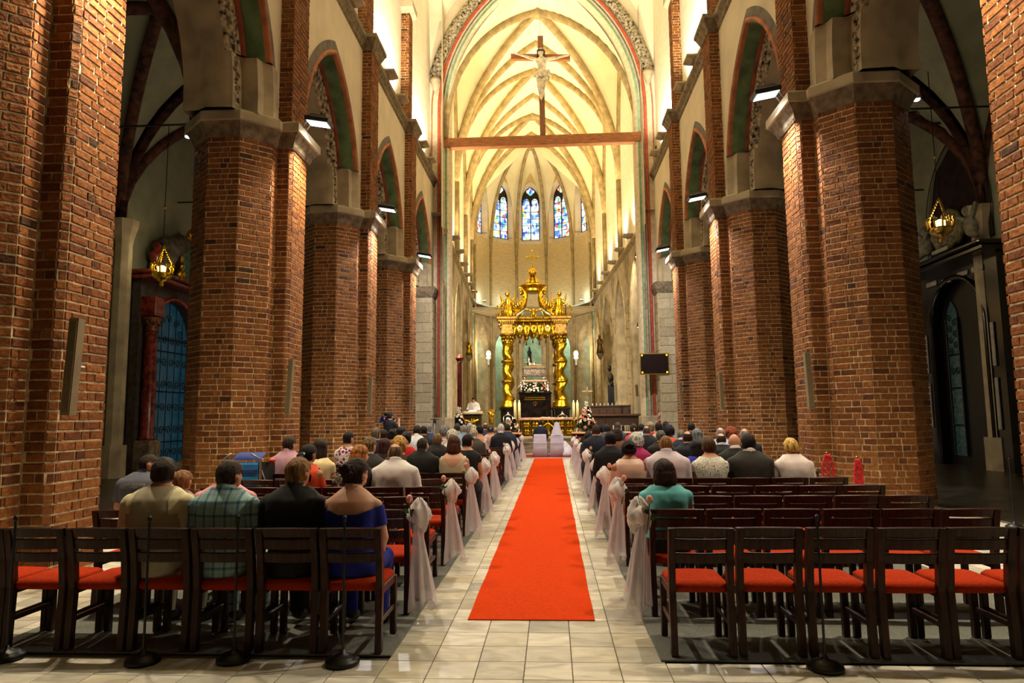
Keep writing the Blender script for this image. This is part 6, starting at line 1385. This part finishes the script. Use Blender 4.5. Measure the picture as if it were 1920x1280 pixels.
for s in (-1, 1):
    b = MB(); b.tube([(s*.2, -.16, .5), (s*.22, -.2, zt-.2), (s*.24, -.28, zt-.08), (s*.13, -.3, zt-.01)], .014, 8); b.obj('handle', GREYM, t, True)
    b = MB(); b.tube([(s*.19, -.15, zt-.2), (s*.2, .2, .5), (s*.2, .35, .12)], .013, 8); b.obj('frame_tube', GREYM, t, True)
    b = MB(); b.add([(s*.18, -.13, zt-.12), (s*.2, .3, zt-.16), (s*.2, .32, .5), (s*.18, -.12, .45)], [(0, 1, 2, 3)]); b.obj('side_panel', mat('dark_net', '#1a1a18', .9), t)
    for yy in (-.15, .35): b = MB(); b.loft([[(s*.2+dx, yy+r*math.cos(a), .1+r*math.sin(a)) for a in [2*math.pi*k/16 for k in range(16)]] for dx, r in ((-.02, .07), (-.02, .09), (.02, .09), (.02, .07))]); b.obj('wheel', BLACKP, t)
b = MB(); b.ell((.24, .1, zt-.12), (.05, .05, .03), 8, 6); b.obj('red_toy', mat('red_toy', '#d23a24', .6), t, True)
# ================================================================== RED ROPES ON POSTS
REDR = mat('red_rope', '#c21f24', .8, var=.2, scale=30)
for px_, py_, pt, n_, lab in ((1553, 905, 852, 3, 'bundle of red ropes hanging on a post nearest the blond woman'), (1610, 915, 860, 3, 'bundle of red ropes hanging on the rightmost post by the pier')):
    Yr = 10.9; q = aty(px_, py_, Yr); zz = aty(px_, pt, Yr).z; t = thing('rope_post', lab, 'rope post', (q.x, Yr, .004)); MB().lathe([(.15, 0), (.15, .02), (.02, .05), (.014, .1), (.014, zz), (.03, zz+.02), (.005, zz+.04)], 12).obj('post', GOLDD, t, True)
    for k in range(n_):
        x = (k-1)*.05*(1 if px_ > 1600 else 1.5); b = MB()
        for s in (0, math.pi): b.tube([(x*(.3+.7*min(1, j/5))+.012*math.cos(j*1.1+s), -.03+.012*math.sin(j*1.1+s), zz-.0-.42*j/14) for j in range(15)], .016, 6)
        b.obj('red_rope', REDR, t, True)
# ================================================================== SIDE CHAPEL PORTALS
GLASSB = mat('dim_blue_glass', '#1f4a5c', .3, var=.3, scale=3, emit='#2a6f8a', es=.10)
IRON = mat('wrought_iron', '#0b0c10', .5)
def scroll(b, cx_, z_, r, s, y=0):
    b.tube([(cx_+s*r*(1-k/16)*math.cos(k*.62), y, z_+r*(1-k/16)*math.sin(k*.62)) for k in range(14)], .016, 5)
def grille(t, hw, z0, z1, zarch, name='iron_grille'):
    b = MB()
    for k in range(7): x = -hw+2*hw*k/6; b.tube([(x, 0, z0), (x, 0, zarch+math.sqrt(max(0, hw*hw-x*x)))], .016, 5)
    for zz in (z0, z0+.7, (z0+zarch)/2+.3, zarch-.4, zarch): b.tube([(-hw, 0, zz), (hw, 0, zz)], .02, 5)
    for i in range(6):
        x = -hw+hw*(i+.5)/3
        for j in range(6): zz = z0+.35+(zarch-z0-.4)*j/5; scroll(b, x, zz, .15, 1 if (i+j) % 2 else -1)
    for i in range(5): a = math.pi*(i+.5)/5; scroll(b, .6*hw*math.cos(a), zarch+.55*hw*math.sin(a), .16, 1 if i % 2 else -1)
    return b.obj(name, IRON, t)
def portal(lab, loc, rz, hw, zs, ztop, frame, trim, dark, cols=True):
    t = thing('chapel_portal', lab, 'portal', loc, rz)
    b = MB(); T = lambda h, d, z: (h, d, z); wall_arch(b, T, -hw-.75, hw+.75, ztop, -.25, hw, 0.001, 0, zs, 0, 14); sweep(b, T, hw, .001, zs, 0, [(0, -.25), (0, .04)], n=14)
    b.add([(-hw-.75, -.25, ztop), (hw+.75, -.25, ztop), (hw+.75, .0, ztop), (-hw-.75, .0, ztop)], [(0, 1, 2, 3)])
    for s in (-1, 1): b.add([(s*(hw+.75), -.25, 0), (s*(hw+.75), .0, 0), (s*(hw+.75), .0, ztop), (s*(hw+.75), -.25, ztop)], [(0, 1, 2, 3)])
    b.obj('surround', dark, t)
    b = MB(); sweep(b, T, hw, .001, zs, 0, [(.16, -.25), (.14, -.33), (.05, -.33), (0, -.26)], n=14); b.obj('archivolt', frame, t, True)
    for s in (-1, 1) if cols else ():
        x = s*(hw+.45); b = MB(); b.cbox((x, -.45, .5), (.56, .56, 1.0), bev=.02); b.obj('plinth', STONED, t)
        b = MB(); b.lathe([(.24, 1.0), (.24, 1.08), (.19, 1.15), (.2, 2.4), (.17, zs-.1), (.2, zs), (.2, zs+.04)], 14, (x, -.45, 0)); b.obj('column_shaft', frame, t, True)
        b = MB(); b.lathe([(.18, zs+.04), (.2, zs+.1), (.17, zs+.16), (.28, zs+.42), (.3, zs+.46)], 12, (x, -.45, 0))
        for k in range(8): a = 2*math.pi*k/8; b.ell((x+.22*math.cos(a), -.45+.22*math.sin(a), zs+.3), (.05, .05, .09), 6, 5)
        b.obj('capital', trim, t, True)
        b = MB(); b.cbox((x, -.45, zs+.78), (.5, .5, .6), bev=.02); b.obj('entablature_block', frame, t)
    b = MB(); b.cbox((0, -.35, ztop+.05), (2*hw+1.9, .8, .14), bev=.03); b.cbox((0, -.4, ztop+.18), (2*hw+2.1, .95, .12), bev=.04); b.obj('cornice', frame, t)
    return t
tl_ = portal('dark red marble chapel portal with iron grille in the left aisle', (-11.93, 21.15, 0), math.pi/2, 1.2, 4.15, 5.75, M_RM, mat('red_gilt_trim', '#7a4a20', .4, .4, var=.4, scale=14), mat('grey_red_stone', '#4a403a', .7, var=.2))
b = MB(); b.add([(-1.2, .035, 0), (1.2, .035, 0), (1.2, .035, 5.4), (-1.2, .035, 5.4)], [(0, 1, 2, 3)]); b.obj('blue_glass', GLASSB, tl_); g = grille(tl_, 1.2, .2, 4.15, 4.15); g.location.y = -.03
b = MB(); b.cbox((0, -.15, .12), (2.4, .5, .24), bev=.02); b.obj('threshold', STONED, tl_)
b = MB(); b.ell((.35, -.45, 6.75), (.55, .12, .72), 14, 10); ca = b.obj('cartouche_shield', mat('teal_shield', '#3f6a5a', .4, .3, var=.2), tl_, True)
b = MB(); b.cbox((.35, -.6, 6.75), (.09, .05, .85), bev=.01); b.cbox((.35, -.6, 6.95), (.32, .05, .08), bev=.01); b.cbox((.35, -.6, 6.72), (.46, .05, .08), bev=.01); b.obj('white_double_cross', mat('white_enamel', '#dfe8e0', .5), ca)
b = MB()
for k in range(18): a = 2*math.pi*k/18; b.ell((.35+.62*math.cos(a), -.5, 6.75+.82*math.sin(a)), (.12, .08, .16), 7, 5)
for s in (-1, 1): b.tube([(.35+s*.5, -.5, 6.0), (.35+s*.75, -.5, 6.2), (.35+s*.6, -.5, 6.45)], [.1, .09, .04], 7)
b.ell((.35, -.5, 7.65), (.3, .15, .22), 10, 7); b.obj('gilt_scrolls', GOLD, ca, True)
b = MB(); b.lathe([(.18, 0), (.1, .08), (.07, .2), (.2, .45), (.22, .62), (.1, .72), (.14, .82), (.03, 1.0)], 12, (-1.55, -.45, 5.98)); b.obj('urn', M_RM, tl_, True)
b = MB(); b.tube([(-1.3, -.35, 6.0), (-.9, -.4, 6.9), (-.3, -.4, 7.2), (.2, -.35, 7.3)], [.3, .4, .35, .25], 10); b.obj('pediment_scroll', mat('grey_pediment', '#5d5348', .8, var=.3), tl_, True)
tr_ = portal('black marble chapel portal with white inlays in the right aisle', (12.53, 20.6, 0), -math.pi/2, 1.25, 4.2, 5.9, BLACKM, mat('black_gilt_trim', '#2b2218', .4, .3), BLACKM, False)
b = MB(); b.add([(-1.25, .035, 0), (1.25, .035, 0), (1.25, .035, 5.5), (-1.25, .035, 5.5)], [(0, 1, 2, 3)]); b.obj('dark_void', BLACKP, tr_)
b = MB(); b.add([(-.95, .0, .3), (-.35, .0, .3), (-.35, .0, 4.3), (-.42, .0, 4.65), (-.65, .0, 4.95), (-.88, .0, 4.65), (-.95, .0, 4.3)], [(0, 1, 2, 3, 4, 5, 6)]); b.obj('leaded_glass_leaf', mat('pale_teal_glass', '#2c423c', .25, var=.5, scale=9, emit='#5a8a80', es=.035), tr_)
b = MB()
for zz in (1.2, 2.3, 3.3): b.tube([(-.95, -.02, zz), (-.35, -.02, zz)], .025, 5)
for x in (-.95, -.35): b.tube([(x, -.02, .3), (x, -.02, 4.4)], .03, 5)
for j in range(9): scroll(b, -.78+.26*(j % 2), 3.4+.17*j if j < 7 else 2.8, .13, 1 if j % 2 else -1, -.02)
b.obj('door_leading', IRON, tr_)
WI = mat('white_inlay', '#a8a294', .3, var=.1)
for x, z_, w_, h_2 in ((-1.1, 5.55, .55, .16), (-.3, 5.5, .5, .14), (.5, 5.55, .5, .14), (1.2, 5.55, .5, .16)): b = MB(); b.cbox((x, -.27, z_), (w_, .05, h_2), bev=.02); b.obj('white_inlay', WI, tr_)
for s in (-1, 1):
    for z0, z1 in ((1.1, 2.5), (2.8, 4.0)): b = MB(); b.cbox((s*(1.25+.38), -.28, (z0+z1)/2), (.12, .06, z1-z0), bev=.02); b.obj('white_strip', WI, tr_)
b = MB(); b.cbox((-.9, -.9, 6.22), (.8, .06, .12), bev=.02); b.obj('white_cornice_panel', WI, tr_); b = MB(); b.cbox((.6, -.9, 6.22), (.8, .06, .12), bev=.02); b.obj('white_cornice_panel', WI, tr_)
b = MB(); b.ell((.1, -.3, 7.0), (.55, .15, .6), 12, 8)
for s in (-1, 1): b.tube([(.1+s*.4, -.35, 6.5), (.1+s*.7, -.35, 6.9), (.1+s*.5, -.35, 7.4)], [.14, .12, .05], 8)
b.obj('carved_cartouche', mat('pale_gilt_carving', '#8f8560', .6, var=.3, scale=12), tr_, True)
for s in (-1, 1):
    b = MB(); x = .1+s*1.15; b.ell((x, -.35, 6.75), (.22, .2, .32), 10, 8); b.ell((x-s*.05, -.4, 7.2), (.15, .15, .17), 10, 8); b.caps((x, -.4, 6.9), (x-s*.35, -.5, 7.1), .08, .05); b.caps((x, -.4, 6.55), (x+s*.4, -.5, 6.4), .1, .07); b.caps((x+s*.1, -.4, 6.95), (x+s*.4, -.45, 7.3), .08, .05); b.obj('putto_carving', mat('pale_carving', '#8f8a74', .7, var=.2), tr_, True)
b = MB(); sweep(b, lambda h, d, z: (h, d, z), 1.5, 1.0, 7.4, 6.4, [(.12, -.02), (0, -.05)], n=10); b.add([(-1.5, -.01, 6.4), (1.5, -.01, 6.4), (1.5, -.01, 7.4), (.9, -.01, 9.0), (0, -.01, 9.6), (-.9, -.01, 9.0), (-1.5, -.01, 7.4)], [(0, 1, 2, 3, 4, 5, 6)]); b.obj('dark_niche', mat('dark_painting', '#2a1a16', .8, var=.4, scale=3), tr_)
# hanging sanctuary lamps
def hanging_lamp(px_, py_, Y, ztop, lab, m):
    q = aty(px_, py_, Y); t = thing('hanging_lamp', lab, 'lamp', q); L = ztop-q.z
    MB().tube([(0, 0, .75), (0, 0, L)], .012, 6).obj('chain_rod', BLACKP, t)
    MB().lathe([(.02, 0), (.05, .06), (.02, .1)], 8, (0, 0, .75+L*.25)).obj('rod_ball', m, t, True)
    b = MB(); b.lathe([(.03, -.42), (.07, -.36), (.04, -.3), (.2, -.2), (.27, -.12), (.25, -.08), (.28, -.04)], 14); b.obj('bowl', m, t, True)
    b = MB()
    for k in range(10):
        a = 2*math.pi*k/10; b.tube([(.27*math.cos(a), .27*math.sin(a), -.05), (.3*math.cos(a), .3*math.sin(a), .12), (.27*math.cos(a+.2), .27*math.sin(a+.2), .2)], .022, 5); b.ell((.29*math.cos(a), .29*math.sin(a), .2), (.035, .035, .05), 6, 5)
    b.obj('crown_openwork', m, t, True)
    for k in range(3):
        a = 2*math.pi*k/3+.4; b = MB()
        for j in range(9): f = j/8; b.ell((.26*(1-f)*math.cos(a)+.02, .26*(1-f)*math.sin(a), .2+.55*f), (.03, .02, .045), 6, 5)
        b.obj('chain', m, t, True)
    MB().lathe([(.05, -.1), (.12, .0), (.12, .14), (.05, .18)], 10).obj('glowing_glass', mat('warm_lamp_glass', '#ffd890', .3, emit='#ffd070', es=5), t, True)
    point('lamp_glow', q+Vector((0, 0, .3)), 18, (1, .82, .5), .12, t)
hanging_lamp(304, 510, 18.6, 10.2, 'gilded crown-shaped lamp hanging in the left aisle', GOLD)
hanging_lamp(1763, 425, 17.5, 10.4, 'gilded openwork lamp hanging in the right aisle', mat('warm_brass', '#c9a050', .3, 1., var=.2))
# aisle spot lamps on the backs of the piers
for sg, ys in ((-1, LPY), (1, RPY)):
    X = (LX-2.15) if sg < 0 else (RX+2.15)
    for i in (0, 1, 2):
        t = thing('aisle_spot', f"small aisle spotlight behind the {WRD[i]} pier, {'left' if sg < 0 else 'right'} side", 'lamp', (X, ys[i]+.1, 7.55), 0, 'aisle spotlights')
        MB().lathe([(.03, .12), (.07, .08), (.08, -.04), (.06, -.06)], 10).obj('housing', LAMPB, t, True); MB().ell((0, 0, -.06), (.065, .065, .03), 10, 6).obj('lit_bulb', GLOW, t, True)
        point('aisle_light', (X+sg*.25, ys[i]+.1, 7.3), AISLE_W, (1, .93, .72), .08, t)
# unseen fill lamps added behind the chancel arch to brighten canopy and altar
for sg, nm in ((-1, 'left'), (1, 'right')):
    for k, (zz, tz, W_) in enumerate(((9.2, 4.6, ALTAR_W), (5.8, 1.2, ALTAR_W*.45))):
        P = Vector((.05+sg*4.52, 32.35, zz)); t = thing('added_chancel_fill', f"added chancel fill light, {'upper' if k == 0 else 'lower'} one behind the {nm} arch jamb", 'lamp', P)
        MB().lathe([(.05, .16), (.1, .12), (.11, -.06), (.09, -.08)], 10).obj('housing', LAMPB, t, True); MB().ell((0, 0, -.08), (.09, .09, .03), 10, 6).obj('lit_bulb', GLOWW, t, True)
        spot('chancel_fill_beam', P+Vector((0, .12, -.12)), (-.6, 40.2 if k == 0 else 35, tz), W_, (1, .86, .62), 1.7, .9, .1, t)
